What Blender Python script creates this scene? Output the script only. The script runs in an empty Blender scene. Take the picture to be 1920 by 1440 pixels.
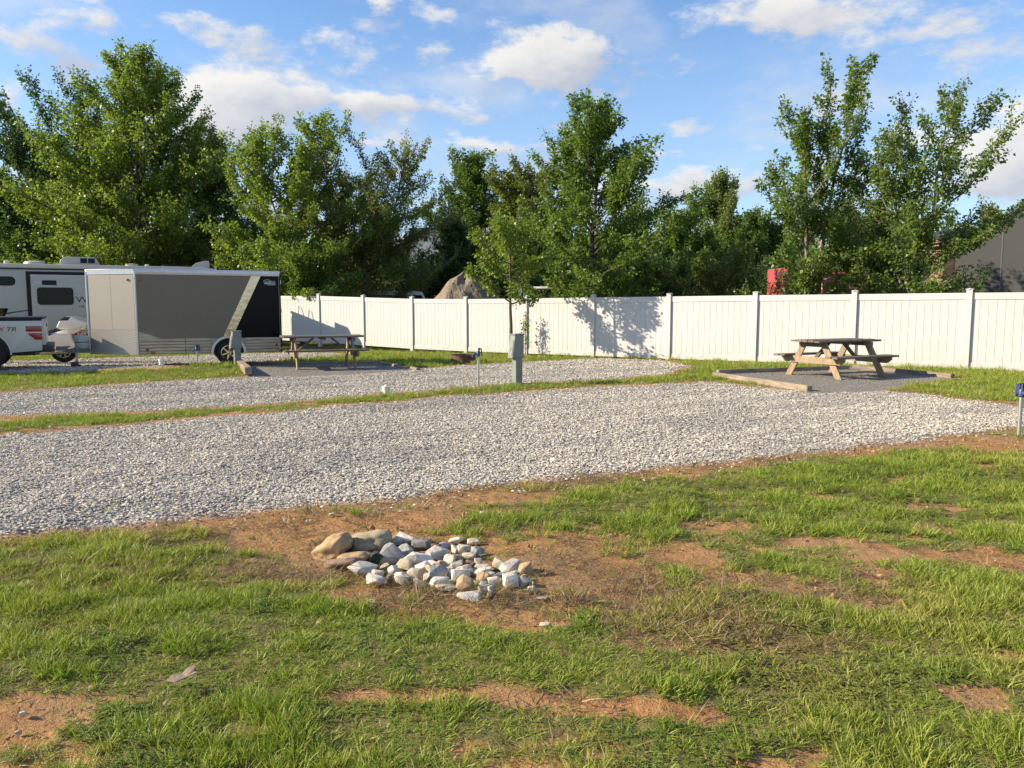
import bpy, bmesh, math, random
import numpy as np
from mathutils import Vector, Matrix, Euler
R = math.radians
rng = np.random.default_rng(7)
random.seed(7)
sc = bpy.context.scene
COL = sc.collection

# ------------------------------------------------------------------ camera
EYE, F_PX, HORIZON = 1.43, 1442.0, 575.0
PITCH = math.atan((720 - HORIZON) / F_PX)
cd = bpy.data.cameras.new('camera'); cam = bpy.data.objects.new('camera', cd); COL.objects.link(cam)
cd.sensor_width = 36.0; cd.lens = 36.0 * F_PX / 1920.0; cd.clip_start = 0.05; cd.clip_end = 3000
cam.location = (0, 0, EYE); cam.rotation_euler = (math.pi / 2 - PITCH, 0, 0)
sc.camera = cam

# ------------------------------------------------------------------ light
SUN_EL, SUN_AZ = R(26), R(-94)          # azimuth measured from +Y towards +X: the sun stands to the left
sd = bpy.data.lights.new('sun', 'SUN'); sun = bpy.data.objects.new('sun', sd); COL.objects.link(sun)
sd.energy = 5.0; sd.angle = R(0.5); sd.color = (1.0, 0.85, 0.62)
to_sun = Vector((math.sin(SUN_AZ) * math.cos(SUN_EL), math.cos(SUN_AZ) * math.cos(SUN_EL), math.sin(SUN_EL)))
sun.rotation_euler = (-to_sun).to_track_quat('-Z', 'Y').to_euler()
sun.location = (-40, 0, 30)

world = bpy.data.worlds.new('World'); sc.world = world; world.use_nodes = True
class NT:
    """small helper round a node tree"""
    def __init__(s, tree): s.t = tree; s.n = tree.nodes; s.l = tree.links
    def new(s, typ, **kw):
        n = s.n.new(typ)
        for k, v in kw.items(): setattr(n, k, v)
        return n
    def put(s, sock, v):
        if isinstance(v, bpy.types.NodeSocket): s.l.new(v, sock)
        elif v is not None: sock.default_value = v
    def math(s, op, a, b=None, c=None, clamp=False):
        n = s.new('ShaderNodeMath', operation=op, use_clamp=clamp)
        s.put(n.inputs[0], a); s.put(n.inputs[1], b)
        if c is not None: s.put(n.inputs[2], c)
        return n.outputs[0]
    def vec(s, op, a, b=None):
        n = s.new('ShaderNodeVectorMath', operation=op)
        s.put(n.inputs[0], a); s.put(n.inputs[1], b)
        return n.outputs['Value'] if op in ('DOT_PRODUCT', 'LENGTH') else n.outputs[0]
    def mix(s, f, a, b, mode='MIX'):
        n = s.new('ShaderNodeMix', data_type='RGBA', blend_type=mode)
        s.put(n.inputs[0], f); s.put(n.inputs[6], a); s.put(n.inputs[7], b)
        return n.outputs[2]
    def noise(s, vec, scale, detail=3, rough=0.55, dist=0.0):
        n = s.new('ShaderNodeTexNoise'); s.put(n.inputs['Vector'], vec)
        n.inputs['Scale'].default_value = scale; n.inputs['Detail'].default_value = detail
        n.inputs['Roughness'].default_value = rough; n.inputs['Distortion'].default_value = dist
        return n.outputs['Fac']
    def smooth(s, v, lo, hi):
        n = s.new('ShaderNodeMapRange', interpolation_type='SMOOTHSTEP')
        s.put(n.inputs[0], v); n.inputs[1].default_value = lo; n.inputs[2].default_value = hi
        return n.outputs[0]
def c4(c): return (c[0], c[1], c[2], 1.0)

def build_sky():
    w = NT(world.node_tree); w.n.clear()
    sky = w.new('ShaderNodeTexSky', sky_type='NISHITA', sun_disc=False)
    sky.sun_elevation = SUN_EL; sky.sun_rotation = SUN_AZ; sky.altitude = 300
    sky.air_density = 1.0; sky.dust_density = 0.15; sky.ozone_density = 3.5
    tc = w.new('ShaderNodeTexCoord'); d = w.vec('NORMALIZE', tc.outputs['Generated'])
    sep = w.new('ShaderNodeSeparateXYZ'); w.put(sep.inputs[0], d)
    az = w.math('ARCTAN2', sep.outputs[0], sep.outputs[1]); el = w.math('ARCSINE', sep.outputs[2])
    cmb = w.new('ShaderNodeCombineXYZ'); w.put(cmb.inputs[0], az); w.put(cmb.inputs[1], el)
    p0 = cmb.outputs[0]
    # wobble so that outlines come out billowed
    nz = w.new('ShaderNodeTexNoise'); w.put(nz.inputs['Vector'], w.vec('MULTIPLY', d, (1, 1, 1.5)))
    nz.inputs['Scale'].default_value = 12; nz.inputs['Detail'].default_value = 6; nz.inputs['Roughness'].default_value = 0.55
    wob = w.vec('MULTIPLY', w.vec('SUBTRACT', nz.outputs['Color'], (0.5, 0.5, 0.5)), (0.15, 0.075, 0))
    p = w.vec('ADD', p0, wob)
    # cumulus heaps that stand in the view (azimuth, elevation, half sizes, weight)
    blobs = [(1050,105,90,32,1.2),(950,128,90,24,.9),(1000,150,110,18,.7),(1115,118,50,24,.8),
             (400,172,75,40,1.1),(455,168,70,38,1.1),(520,205,80,28,.8),(650,188,80,26,.85),(720,196,60,24,.8),(838,198,50,20,.75),
             (40,62,90,40,.95),(450,58,70,30,.85),(330,35,60,22,.6),(150,20,50,20,.6),(618,84,44,22,.7),(708,16,32,30,.8),(685,120,42,18,.6),
             (1430,18,130,34,.95),(1690,38,130,48,.7),(1830,95,130,44,.5),(1500,40,60,26,.7),
             (1885,262,95,52,1.2),(1900,330,90,40,1.0),(900,285,80,20,.95),(440,250,90,26,1.1),(890,222,34,16,.65),
             (1040,212,60,24,.55),(722,252,46,18,.9),(1250,352,120,26,1.0),(330,215,70,26,.8),(570,130,40,16,.6),(790,100,30,14,.6),(15,195,45,30,.75),(1380,345,70,22,.5),(930,45,160,40,.45)]
    g_sum = l_sum = None
    for (u, v, ru, rv, wt) in blobs:
        a, b = (u - 960) / F_PX, (v - 720) / F_PX
        vx, vy, vz = a, math.cos(PITCH) - b * math.sin(PITCH), -(math.sin(PITCH) + b * math.cos(PITCH))
        L = math.sqrt(vx*vx + vy*vy + vz*vz)
        ca, ce = math.atan2(vx, vy), math.asin(vz / L)
        q = w.vec('MULTIPLY', w.vec('SUBTRACT', p, (ca, ce, 0)), (F_PX / ru / 1.12, F_PX / rv / 1.12, 0))
        g = w.math('MULTIPLY', w.math('EXPONENT', w.math('MULTIPLY', w.vec('DOT_PRODUCT', q, q), -1.0)), wt)
        l = w.math('MULTIPLY', g, w.vec('DOT_PRODUCT', q, (-0.55, 0.8, 0)))
        g_sum = g if g_sum is None else w.math('ADD', g_sum, g)
        l_sum = l if l_sum is None else w.math('ADD', l_sum, l)
    # the same broken cloud everywhere else: a layer seen in perspective
    zz = w.math('ADD', w.math('MAXIMUM', sep.outputs[2], 0.0), 0.18)
    pl = w.vec('DIVIDE', d, None); w.l.new(zz, pl.node.inputs[1])
    n1 = w.noise(pl, 1.7, 7, 0.6)
    wide = w.smooth(n1, 0.46, 0.70)
    n3 = w.noise(pl, 5.2, 6, 0.55)
    puffs = w.math('MULTIPLY', w.smooth(n3, 0.53, 0.68), 0.8)
    n2 = w.noise(w.vec('MULTIPLY', d, (1, 1, 2.2)), 20, 8, 0.65)
    g2 = w.math('ADD', w.math('MULTIPLY', g_sum, 0.9), w.math('MULTIPLY', w.math('SUBTRACT', n2, 0.5), 1.7))
    m1 = w.smooth(g2, 0.32, 1.0)
    front = w.smooth(w.math('ABSOLUTE', az), 0.62, 0.95)       # the broken layer carries on at both sides
    m2 = w.math('MULTIPLY', wide, w.math('ADD', w.math('MULTIPLY', front, 0.35), 0.5))
    mask = w.math('MAXIMUM', w.math('MAXIMUM', w.math('MULTIPLY', m1, 0.93), puffs), m2, clamp=True)
    light = w.math('DIVIDE', l_sum, w.math('ADD', g_sum, 0.25))
    light = w.math('ADD', light, w.math('MULTIPLY', w.math('SUBTRACT', n2, 0.5), 0.9))
    lf = w.smooth(light, -0.75, 0.6)
    ccol = w.mix(lf, (2.55, 2.7, 3.1, 1), (4.7, 4.55, 4.25, 1))
    tint = w.mix(1.0, sky.outputs[0], (0.92, 1.0, 1.06, 1), 'MULTIPLY')
    low = w.smooth(el, 0.42, 0.0)                              # thin veil towards the horizon
    tint = w.mix(w.math('MULTIPLY', low, 0.55), tint, (2.7, 3.35, 4.1, 1))
    out = w.mix(mask, tint, ccol)
    bg = w.new('ShaderNodeBackground'); bg.inputs['Strength'].default_value = 0.105
    w.l.new(out, bg.inputs[0])
    o = w.new('ShaderNodeOutputWorld'); w.l.new(bg.outputs[0], o.inputs[0])
build_sky()
vs = sc.view_settings
vs.view_transform = 'Standard'; vs.look = 'None'; vs.gamma = 1.0; vs.exposure = 1.0; vs.use_curve_mapping = False
sc.cycles.max_bounces = 6; sc.cycles.transparent_max_bounces = 6

# ------------------------------------------------------------------ materials
M = {}
def material(name, col, rough=0.6, metal=0.0, var=0.0, scale=6.0, col2=None, bump=0.0, bscale=None, stretch=(1, 1, 1),
             spec=0.5, translucent=0.0, coat=0.0, rand=0.0):
    m = bpy.data.materials.new(name); m.use_nodes = True
    t = NT(m.node_tree); b = t.n['Principled BSDF']
    tc = t.new('ShaderNodeTexCoord'); vec = t.vec('MULTIPLY', tc.outputs['Object'], stretch)
    c = c4(col)
    if var or col2:
        n = t.noise(vec, scale, 5, 0.6)
        dark = c4(col2) if col2 else c4([x * (1 - var) for x in col])
        c = t.mix(t.smooth(n, 0.32, 0.68), dark, c)
    if rand:
        oi = t.new('ShaderNodeObjectInfo')
        hv = t.new('ShaderNodeHueSaturation'); t.put(hv.inputs['Color'], c)
        t.put(hv.inputs['Value'], t.math('MULTIPLY_ADD', oi.outputs['Random'], rand, 1 - rand / 2)); c = hv.outputs[0]
    t.put(b.inputs['Base Color'], c); b.inputs['Roughness'].default_value = rough; b.inputs['Metallic'].default_value = metal
    b.inputs['Specular IOR Level'].default_value = spec; b.inputs['Coat Weight'].default_value = coat
    if bump:
        bn = t.new('ShaderNodeBump'); bn.inputs['Strength'].default_value = bump; bn.inputs['Distance'].default_value = 0.02
        t.put(bn.inputs['Height'], t.noise(vec, bscale or scale * 4, 5, 0.65)); t.put(b.inputs['Normal'], bn.outputs[0])
    M[name] = m
    return m
material('vinyl', (.54, .54, .535), .45, var=.06, scale=1.5, bump=.02, bscale=5)
def splash():
    # mud splashed up the foot of the fence
    m = M['vinyl']; t = NT(m.node_tree); b = t.n['Principled BSDF']; old = b.inputs['Base Color'].links[0].from_socket
    g = t.new('ShaderNodeNewGeometry'); sp = t.new('ShaderNodeSeparateXYZ'); t.put(sp.inputs[0], g.outputs['Position'])
    k = t.math('MULTIPLY', t.smooth(sp.outputs[2], .42, -.06), t.smooth(t.noise(g.outputs['Position'], 7, 5, .65), .35, .75))
    k2 = t.math('MULTIPLY', t.smooth(t.noise(t.vec('MULTIPLY', g.outputs['Position'], (3, 3, .4)), 1.6, 4), .5, .8), .07)
    t.put(b.inputs['Base Color'], t.mix(t.math('ADD', t.math('MULTIPLY', k, .55), k2, clamp=True), old, (.30, .245, .17, 1)))
splash()
material('wood_grey', (.185, .150, .122), .8, var=.5, scale=5, stretch=(.6, 8, 8), bump=.35, bscale=14, rand=.5)
material('wood_tan', (.33, .245, .165), .8, col2=(.20, .145, .098), scale=5, stretch=(8, 8, .7), bump=.3, bscale=14, rand=.35)
material('timber', (.29, .245, .185), .85, col2=(.17, .13, .10), scale=4, stretch=(.7, 8, 8), bump=.5, bscale=14, rand=.3)
material('pedestal_grey', (.195, .22, .205), .5, var=.08, scale=4)
material('steel', (.52, .53, .52), .38, metal=.8, var=.15, scale=8)
material('blue_paint', (.03, .055, .16), .42, var=.2, scale=14)
material('iron', (.035, .035, .04), .5)
material('pvc', (.72, .70, .62), .45, var=.12, scale=10)
material('rust', (.13, .065, .042), .85, col2=(.065, .036, .03), scale=9, bump=.3)
material('taupe', (.175, .152, .112), .42, spec=.3, var=.05, scale=1.5, bump=.05, bscale=2.5)
material('silver_trim', (.55, .56, .58), .33, metal=.75, var=.1, scale=6)
material('nose_skin', (.36, .335, .295), .45, metal=.15, var=.04, scale=2)
material('siding', (.46, .41, .33), .35, metal=.7, col2=(.26, .235, .195), scale=5, stretch=(.5, 3, 9))
material('chrome', (.60, .53, .40), .12, metal=1.0, var=.15, scale=9, bump=.25, bscale=5)
material('black_gloss', (.004, .006, .008), .12, spec=.10)
material('black_plastic', (.018, .018, .02), .5)
material('tyre', (.014, .014, .014), .85, bump=.2, scale=30)
material('white_paint', (.50, .49, .46), .3, coat=.4)
material('rv_white', (.40, .39, .36), .4, var=.04, scale=2)
material('rv_roof', (.55, .51, .44), .6, var=.10, scale=2)
material('cream_paint', (.74, .70, .62), .28, coat=.4)
material('glass_dark', (.006, .010, .009), .08, spec=.18)
material('dark_trim', (.010, .011, .014), .5, spec=.25)
material('red_lens', (.28, .012, .012), .15, coat=.5)
material('clear_lens', (.6, .58, .55), .15, coat=.5)
material('orange_lens', (.32, .05, .02), .25)
material('decal_dark', (.03, .03, .035), .5)
material('decal_red', (.36, .02, .02), .5)
material('decal_white', (.62, .66, .68), .5)
material('gas_grey', (.33, .36, .37), .45, var=.08, scale=6)
material('bark', (.115, .092, .072), .9, col2=(.05, .04, .032), scale=6, stretch=(5, 5, 1), bump=.6, bscale=14)
material('bark_pale', (.24, .21, .17), .9, col2=(.12, .10, .08), scale=6, stretch=(5, 5, 1), bump=.5, bscale=14)
material('building_grey', (.062, .064, .067), .8, var=.06, scale=1.2)
material('roof_dark', (.035, .036, .04), .7, var=.3, scale=4)
material('fascia_brown', (.26, .16, .10), .7, var=.2, scale=5)
material('red_paint', (.40, .07, .075), .4, var=.2, scale=3)
material('far_white', (.55, .55, .53), .7, var=.1, scale=2)
material('far_roof', (.16, .17, .18), .7, var=.2, scale=2)
material('heap', (.29, .235, .17), .95, col2=(.15, .12, .09), scale=16, bump=1.0, bscale=30)
material('drain_green', (.018, .05, .022), .5)
material('dead_leaf', (.26, .20, .15), .85, var=.4, scale=30, bump=.3)

def rock_mat(name, a, b, bscale=30):
    m = bpy.data.materials.new(name); m.use_nodes = True; t = NT(m.node_tree); bs = t.n['Principled BSDF']
    tc = t.new('ShaderNodeTexCoord'); oi = t.new('ShaderNodeObjectInfo')
    v = t.vec('ADD', tc.outputs['Object'], t.vec('MULTIPLY', oi.outputs['Location'], (7, 7, 7)))
    n = t.noise(v, 14, 6, .65, .8); n2 = t.noise(v, 70, 4, .7)
    c = t.mix(t.smooth(n, .36, .66), c4(b), c4(a))
    c = t.mix(t.math('MULTIPLY', t.smooth(n2, .52, .75), .35), c, (.62, .60, .56, 1))
    c = t.mix(t.math('MULTIPLY', t.smooth(t.noise(v, 9, 4, .6), .60, .76), .6), c, (.40, .24, .11, 1))
    t.put(bs.inputs['Base Color'], c); bs.inputs['Roughness'].default_value = .85
    bn = t.new('ShaderNodeBump'); bn.inputs['Strength'].default_value = .55; bn.inputs['Distance'].default_value = .012
    t.put(bn.inputs['Height'], t.math('ADD', t.noise(v, bscale, 6, .7), t.math('MULTIPLY', n, .8))); t.put(bs.inputs['Normal'], bn.outputs[0])
    M[name] = m
rock_mat('rock_grey', (.57, .525, .455), (.35, .33, .295))
rock_mat('rock_pale', (.70, .65, .56), (.48, .44, .38))
rock_mat('rock_blue', (.36, .355, .345), (.19, .19, .19))
rock_mat('rock_slate', (.20, .20, .20), (.07, .07, .075))
rock_mat('rock_tan', (.44, .33, .20), (.30, .20, .115))
rock_mat('rock_cream', (.54, .48, .38), (.38, .31, .22))
rock_mat('rock_brown', (.28, .19, .13), (.14, .09, .065))
rock_mat('rock_ochre', (.42, .29, .15), (.30, .20, .10), 18)
rock_mat('rock_olive', (.36, .30, .19), (.24, .20, .125), 18)

def foliage_mat(name, a, b, trans=.46, rough=.42):
    """leaf: reflects and lets light through; the tint attribute is the leaf's own shade of green"""
    m = bpy.data.materials.new(name); m.use_nodes = True; t = NT(m.node_tree); bs = t.n['Principled BSDF']; out = t.n['Material Output']
    at = t.new('ShaderNodeAttribute', attribute_name='tint')
    c = t.mix(at.outputs['Fac'], c4(a), c4(b))
    t.put(bs.inputs['Base Color'], c); bs.inputs['Roughness'].default_value = rough; bs.inputs['Specular IOR Level'].default_value = .35
    tr = t.new('ShaderNodeBsdfTranslucent'); t.put(tr.inputs[0], t.mix(1.0, c, (1.25, 1.35, .55, 1), 'MULTIPLY'))
    mx = t.new('ShaderNodeMixShader'); mx.inputs[0].default_value = trans
    t.l.new(bs.outputs[0], mx.inputs[1]); t.l.new(tr.outputs[0], mx.inputs[2]); t.l.new(mx.outputs[0], out.inputs[0])
    M[name] = m
foliage_mat('leaf_maple', (0.074, 0.138, 0.029), (0.168, 0.240, 0.048))
foliage_mat('leaf_deep', (0.062, 0.118, 0.031), (0.132, 0.198, 0.050))
foliage_mat('leaf_fresh', (0.102, 0.168, 0.031), (0.216, 0.282, 0.058))
foliage_mat('leaf_olive', (0.090, 0.120, 0.031), (0.174, 0.198, 0.054))
foliage_mat('leaf_bluegreen', (0.038, 0.084, 0.042), (0.084, 0.144, 0.060))
foliage_mat('leaf_pale', (0.114, 0.162, 0.054), (0.210, 0.258, 0.102))
foliage_mat('leaf_dark', (0.050, 0.090, 0.031), (0.102, 0.150, 0.048))

def blade_mat(name, a, b, dry, trans=.3):
    m = bpy.data.materials.new(name); m.use_nodes = True; t = NT(m.node_tree); bs = t.n['Principled BSDF']; out = t.n['Material Output']
    at = t.new('ShaderNodeAttribute', attribute_name='tint', attribute_type='INSTANCER')
    oi = t.new('ShaderNodeObjectInfo')
    lv = t.new('ShaderNodeAttribute', attribute_name='blade')
    c = t.mix(lv.outputs['Fac'], c4(a), c4(b))
    c = t.mix(at.outputs['Fac'], c, c4(dry))
    t.put(bs.inputs['Base Color'], c); bs.inputs['Roughness'].default_value = .5; bs.inputs['Specular IOR Level'].default_value = .3
    tr = t.new('ShaderNodeBsdfTranslucent'); t.put(tr.inputs[0], t.mix(1.0, c, (1.2, 1.3, .6, 1), 'MULTIPLY'))
    mx = t.new('ShaderNodeMixShader'); mx.inputs[0].default_value = trans
    t.l.new(bs.outputs[0], mx.inputs[1]); t.l.new(tr.outputs[0], mx.inputs[2]); t.l.new(mx.outputs[0], out.inputs[0])
    M[name] = m
blade_mat('grass_blade', (.135, .220, .020), (.280, .365, .046), (.42, .34, .12))
blade_mat('clover_leaf', (.120, .190, .024), (.205, .280, .042), (.30, .28, .08))
blade_mat('straw_blade', (.34, .255, .125), (.24, .17, .085), (.14, .10, .055), .15)

def stone_mat():
    m = bpy.data.materials.new('gravel_stone'); m.use_nodes = True; t = NT(m.node_tree); bs = t.n['Principled BSDF']
    at = t.new('ShaderNodeAttribute', attribute_name='tint', attribute_type='INSTANCER')
    r = t.new('ShaderNodeValToRGB'); t.put(r.inputs[0], at.outputs['Fac'])
    cr = r.color_ramp; cr.elements[0].position = 0; cr.elements[0].color = (.13, .13, .14, 1)
    cr.elements[1].position = 1; cr.elements[1].color = (.64, .60, .52, 1)
    for p, c in ((.14, (.27, .26, .25)), (.28, (.41, .39, .345)), (.45, (.50, .47, .41)), (.6, (.58, .54, .46)), (.78, (.65, .60, .505)), (.88, (.50, .39, .26))):
        e = cr.elements.new(p); e.color = c4(c)
    tc = t.new('ShaderNodeTexCoord')
    c = t.mix(t.math('MULTIPLY', t.noise(tc.outputs['Object'], 3, 4), .4), r.outputs[0], (.25, .24, .23, 1))
    t.put(bs.inputs['Base Color'], c); bs.inputs['Roughness'].default_value = .85
    M['gravel_stone'] = m
stone_mat()

# ------------------------------------------------------------------ noise, ground shape and layout
def vnoise(x, y, seed=0):
    x = np.asarray(x, float); y = np.asarray(y, float)
    xi = np.floor(x).astype(np.int64); yi = np.floor(y).astype(np.int64); fx = x - xi; fy = y - yi
    def h(a, b):
        n = (a * 374761393 + b * 668265263 + seed * 974634777) & 0x7fffffff
        n = ((n ^ (n >> 13)) * 1274126177) & 0x7fffffff
        return ((n ^ (n >> 16)) & 0xffff) / 65535.0
    sx = fx * fx * (3 - 2 * fx); sy = fy * fy * (3 - 2 * fy)
    return (h(xi, yi) * (1 - sx) + h(xi + 1, yi) * sx) * (1 - sy) + (h(xi, yi + 1) * (1 - sx) + h(xi + 1, yi + 1) * sx) * sy
def fbm(x, y, seed=0, oct=4):
    s = 0; a = .5; t = 0
    for i in range(oct):
        s = s + a * vnoise(np.asarray(x) * 2 ** i, np.asarray(y) * 2 ** i, seed + i * 17); t += a; a *= .55
    return s / t
def sstep(v, lo, hi):
    t = np.clip((v - lo) / (hi - lo), 0, 1); return t * t * (3 - 2 * t)

def ray(u, v):
    a, b = (u - 960) / F_PX, (v - 720) / F_PX
    return a, math.cos(PITCH) - b * math.sin(PITCH), -(math.sin(PITCH) + b * math.cos(PITCH))
def at_z(u, v, z=0.0):
    a, y, k = ray(u, v); t = (z - EYE) / k
    return a * t, y * t
def at_depth(u, v, Y):
    a, y, k = ray(u, v); t = Y / y
    return a * t, EYE + k * t
def gz(x, y, fine=True):
    x = np.asarray(x, float); y = np.asarray(y, float)
    z = -0.021 * np.clip(y - 18, 0, 12)
    z = z + 0.085 * np.clip(y - 75, 0, 90) + 0.01 * np.clip(y - 75, 0, 400)
    z = z + 0.10 * np.exp(-((x + 7.5) / 3) ** 2 - ((y - 17.2) / .7) ** 2)
    z = z - 0.05 * np.exp(-((x + .33) / .8) ** 2 - ((y - 4.2) / .5) ** 2)
    if fine:
        near = np.clip((14 - y) / 8, 0, 1) * (y > 0)
        z = z + near * (.07 * (fbm(x * .9, y * .9, 5, 3) - .5) + .035 * (fbm(x * 4, y * 4, 9, 3) - .5))
    return z
def at_g(u, v):
    x, y = at_z(u, v, 0)
    for _ in range(6): x, y = at_z(u, v, float(gz(x, y, False)))
    return x, y
def poly_px(pts): return np.array([at_g(u, v) for u, v in pts])
G1 = poly_px([(-1100,1193),(-420,1080),(0,1010),(200,985),(430,960),(700,937),(860,915),(1000,897),(1250,875),(1450,850),(1700,825),(1905,797),(2040,784),(2040,772),(1905,765),(1780,747),(1640,733),(1500,735),(1330,718),(1100,728),(900,742),(700,757),(480,777),(250,797),(0,815),(-420,858),(-1100,930)])
G2 = poly_px([(-1100,822),(-420,770),(0,738),(260,719),(440,708),(530,706),(660,704),(800,691),(1000,679),(1130,672.5),(1230,676),(1300,688),(1240,702),(1130,712),(900,723),(620,747),(350,767),(0,781),(-420,818),(-1100,878)])
G3 = poly_px([(-1100,742),(-420,716),(0,701),(150,695),(300,689),(430,683),(530,675),(640,668),(620,662),(530,662),(0,678),(-420,686),(-1100,699)])
PAD1 = poly_px([(447,683),(600,681),(715,681),(790,694),(680,702),(530,708),(468,709)])
PAD2 = poly_px([(1338,702),(1420,697),(1590,690),(1700,696),(1795,709),(1700,722),(1640,734),(1522,738)])
def sdf(poly, x, y):
    """signed distance to a polygon, negative inside"""
    x = np.asarray(x, float); y = np.asarray(y, float)
    d = np.full(x.shape, 1e9); ins = np.zeros(x.shape, bool)
    n = len(poly)
    for i in range(n):
        ax, ay = poly[i]; bx, by = poly[(i + 1) % n]
        ex, ey = bx - ax, by - ay
        t = np.clip(((x - ax) * ex + (y - ay) * ey) / (ex * ex + ey * ey), 0, 1)
        d = np.minimum(d, (x - ax - ex * t) ** 2 + (y - ay - ey * t) ** 2)
        c = ((ay > y) != (by > y))
        with np.errstate(divide='ignore', invalid='ignore'):
            ins ^= c & (x < (bx - ax) * (y - ay) / (by - ay + 1e-12) + ax)
    return np.where(ins, -1, 1) * np.sqrt(d)
def layers(x, y):
    wob = (fbm(x * 1.6, y * 1.6, 3, 4) - .5) * .9
    near = np.clip(y / 9, .35, 1)
    g = np.minimum(np.minimum(sdf(G1, x, y), sdf(G2, x, y)), sdf(G3, x, y)) + wob * .45 * near
    p = np.minimum(sdf(PAD1, x, y), sdf(PAD2, x, y)) + wob * .12
    return g, p
BARE = [(300,980,230,16,1),(560,985,150,34,1),(780,965,140,30,.9),(640,1000,110,30,.9),(900,935,150,16,.8),(1150,890,160,12,.8),(1330,872,130,10,.8),(1560,845,130,10,.8),(1720,830,110,14,1),(1850,832,120,18,1),
        (1090,1065,170,80,.95),(890,1140,190,42,1),(575,1050,70,45,.75),(1040,1140,130,45,.9),(700,1110,120,25,.7),(830,1055,190,70,.7),
        (1325,985,75,13,.9),(1290,1045,110,30,1),(1400,1085,130,28,1),(1180,1110,90,40,.9),(1500,1110,110,22,.8),(1640,1045,90,16,.75),(1850,1050,130,22,.9),(1750,992,60,9,.8),(1600,1125,110,16,.7),(1640,1080,60,20,.6),
        (860,1305,190,20,1),(1150,1335,170,20,1),(1290,1345,90,16,1),(700,1308,90,16,1),(1010,1318,120,16,1),(560,1120,60,10,.5),(40,1350,95,42,1),(140,1432,70,14,.9),(430,1372,70,12,.8),(230,1308,110,10,.8),
        (1450,1428,90,16,1),(1010,1402,70,12,.7),(1830,1310,60,26,.7),(1880,1230,50,14,.6),(110,1180,60,8,.5),(640,1370,60,10,.5),(420,1090,90,8,.4)]
DRY = [(1230,1150,150,60,1),(1360,1190,150,45,1),(1480,1215,110,25,.8),(1120,1080,150,80,1),(560,1060,130,60,.9),(760,1120,140,25,1),(960,1120,70,25,1),(300,1010,200,25,.6),(1000,905,300,14,.8),(1200,1200,100,30,.6),(200,1080,220,40,.35),(1700,1120,160,50,.4),(1500,1280,150,40,.3)]
def blob_world(lst):
    out = []
    for u, v, ru, rv, w in lst:
        x0, y0 = at_z(u, v); x1, _ = at_z(u + ru, v); _, ya = at_z(u, v - rv); _, yb = at_z(u, v + rv)
        out.append((x0, (ya + yb) / 2, x1 - x0, (ya - yb) / 2, w))
    return out
BARE_W, DRY_W = blob_world(BARE), blob_world(DRY)
def blob_sum(lst, x, y, wob):
    s = np.zeros(np.shape(x))
    for x0, y0, rx, ry, w in lst:
        r = np.sqrt(((x - x0) / rx) ** 2 + ((y - y0) / ry) ** 2) + wob
        s = np.maximum(s, w * (1 - sstep(r, .45, 1.25)))
    return s
def cover(x, y):
    """green cover, dry cover (0..1)"""
    g, p = layers(x, y)
    wob = (fbm(x * 3.2, y * 3.2, 21, 4) - .5) * 1.1
    bare = blob_sum(BARE_W, x, y, wob); dry = blob_sum(DRY_W, x, y, wob)
    patch = fbm(x * 1.3, y * 2.6, 31, 4); fine = fbm(x * 6, y * 8, 41, 3)
    green = sstep(patch * .6 + fine * .4, .27, .46)
    far = np.clip((y - 8.5) / 2, 0, 1)
    green = green * (1 - far) + far * sstep(patch * .5 + fine * .5, .22, .40)
    edge = sstep(g, .02, .30 + .5 * fbm(x * .8, y * .8, 51, 3)) * sstep(p, .0, .12)
    speck = fbm(x * 12, y * 15, 43, 3)
    bare = np.clip(bare * 1.8 + (speck - .5) * 2.3 * (bare > .03) * (y < 12), 0, 1)
    green = np.maximum(green * (1 - bare), .06 * (speck > .45)) * edge * (1 - .55 * dry)
    dryc = np.clip(dry * (1 - .5 * bare) + .28 * (1 - green) * (y < 9) + .25 * (1 - edge), 0, 1) * sstep(g, -.02, .1) * sstep(p, 0, .1)
    return green, dryc, g, p

def link(name, mesh, m=None, parent=None, smooth=False):
    o = bpy.data.objects.new(name, mesh); COL.objects.link(o)
    if m is not None and not mesh.materials: mesh.materials.append(M[m] if isinstance(m, str) else m)
    if parent is not None: o.parent = parent
    if smooth:
        mesh.polygons.foreach_set('use_smooth', [True] * len(mesh.polygons))
    return o
def tag(o, label, cat, group=None, kind=None):
    o['label'] = label
    if cat: o['category'] = cat
    if group: o['group'] = group
    if kind: o['kind'] = kind
    return o
def thing(name, label, cat, loc=(0, 0, 0), rz=0.0, group=None):
    o = bpy.data.objects.new(name, None); COL.objects.link(o); o.empty_display_size = .2
    o.location = loc; o.rotation_euler = (0, 0, rz)
    return tag(o, label, cat, group)
def np_mesh(name, verts, faces_flat, n_per):
    """mesh from numpy arrays, every face with n_per corners"""
    me = bpy.data.meshes.new(name)
    nv, nf = len(verts), len(faces_flat) // n_per
    me.vertices.add(nv); me.vertices.foreach_set('co', np.ascontiguousarray(verts, np.float32).ravel())
    me.loops.add(nf * n_per); me.loops.foreach_set('vertex_index', np.ascontiguousarray(faces_flat, np.int32))
    me.polygons.add(nf); me.polygons.foreach_set('loop_start', np.arange(0, nf * n_per, n_per, dtype=np.int32))
    me.update(calc_edges=True)
    return me
def float_attr(me, name, vals):
    a = me.attributes.new(name, 'FLOAT', 'POINT'); a.data.foreach_set('value', np.ascontiguousarray(vals, np.float32))

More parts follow.
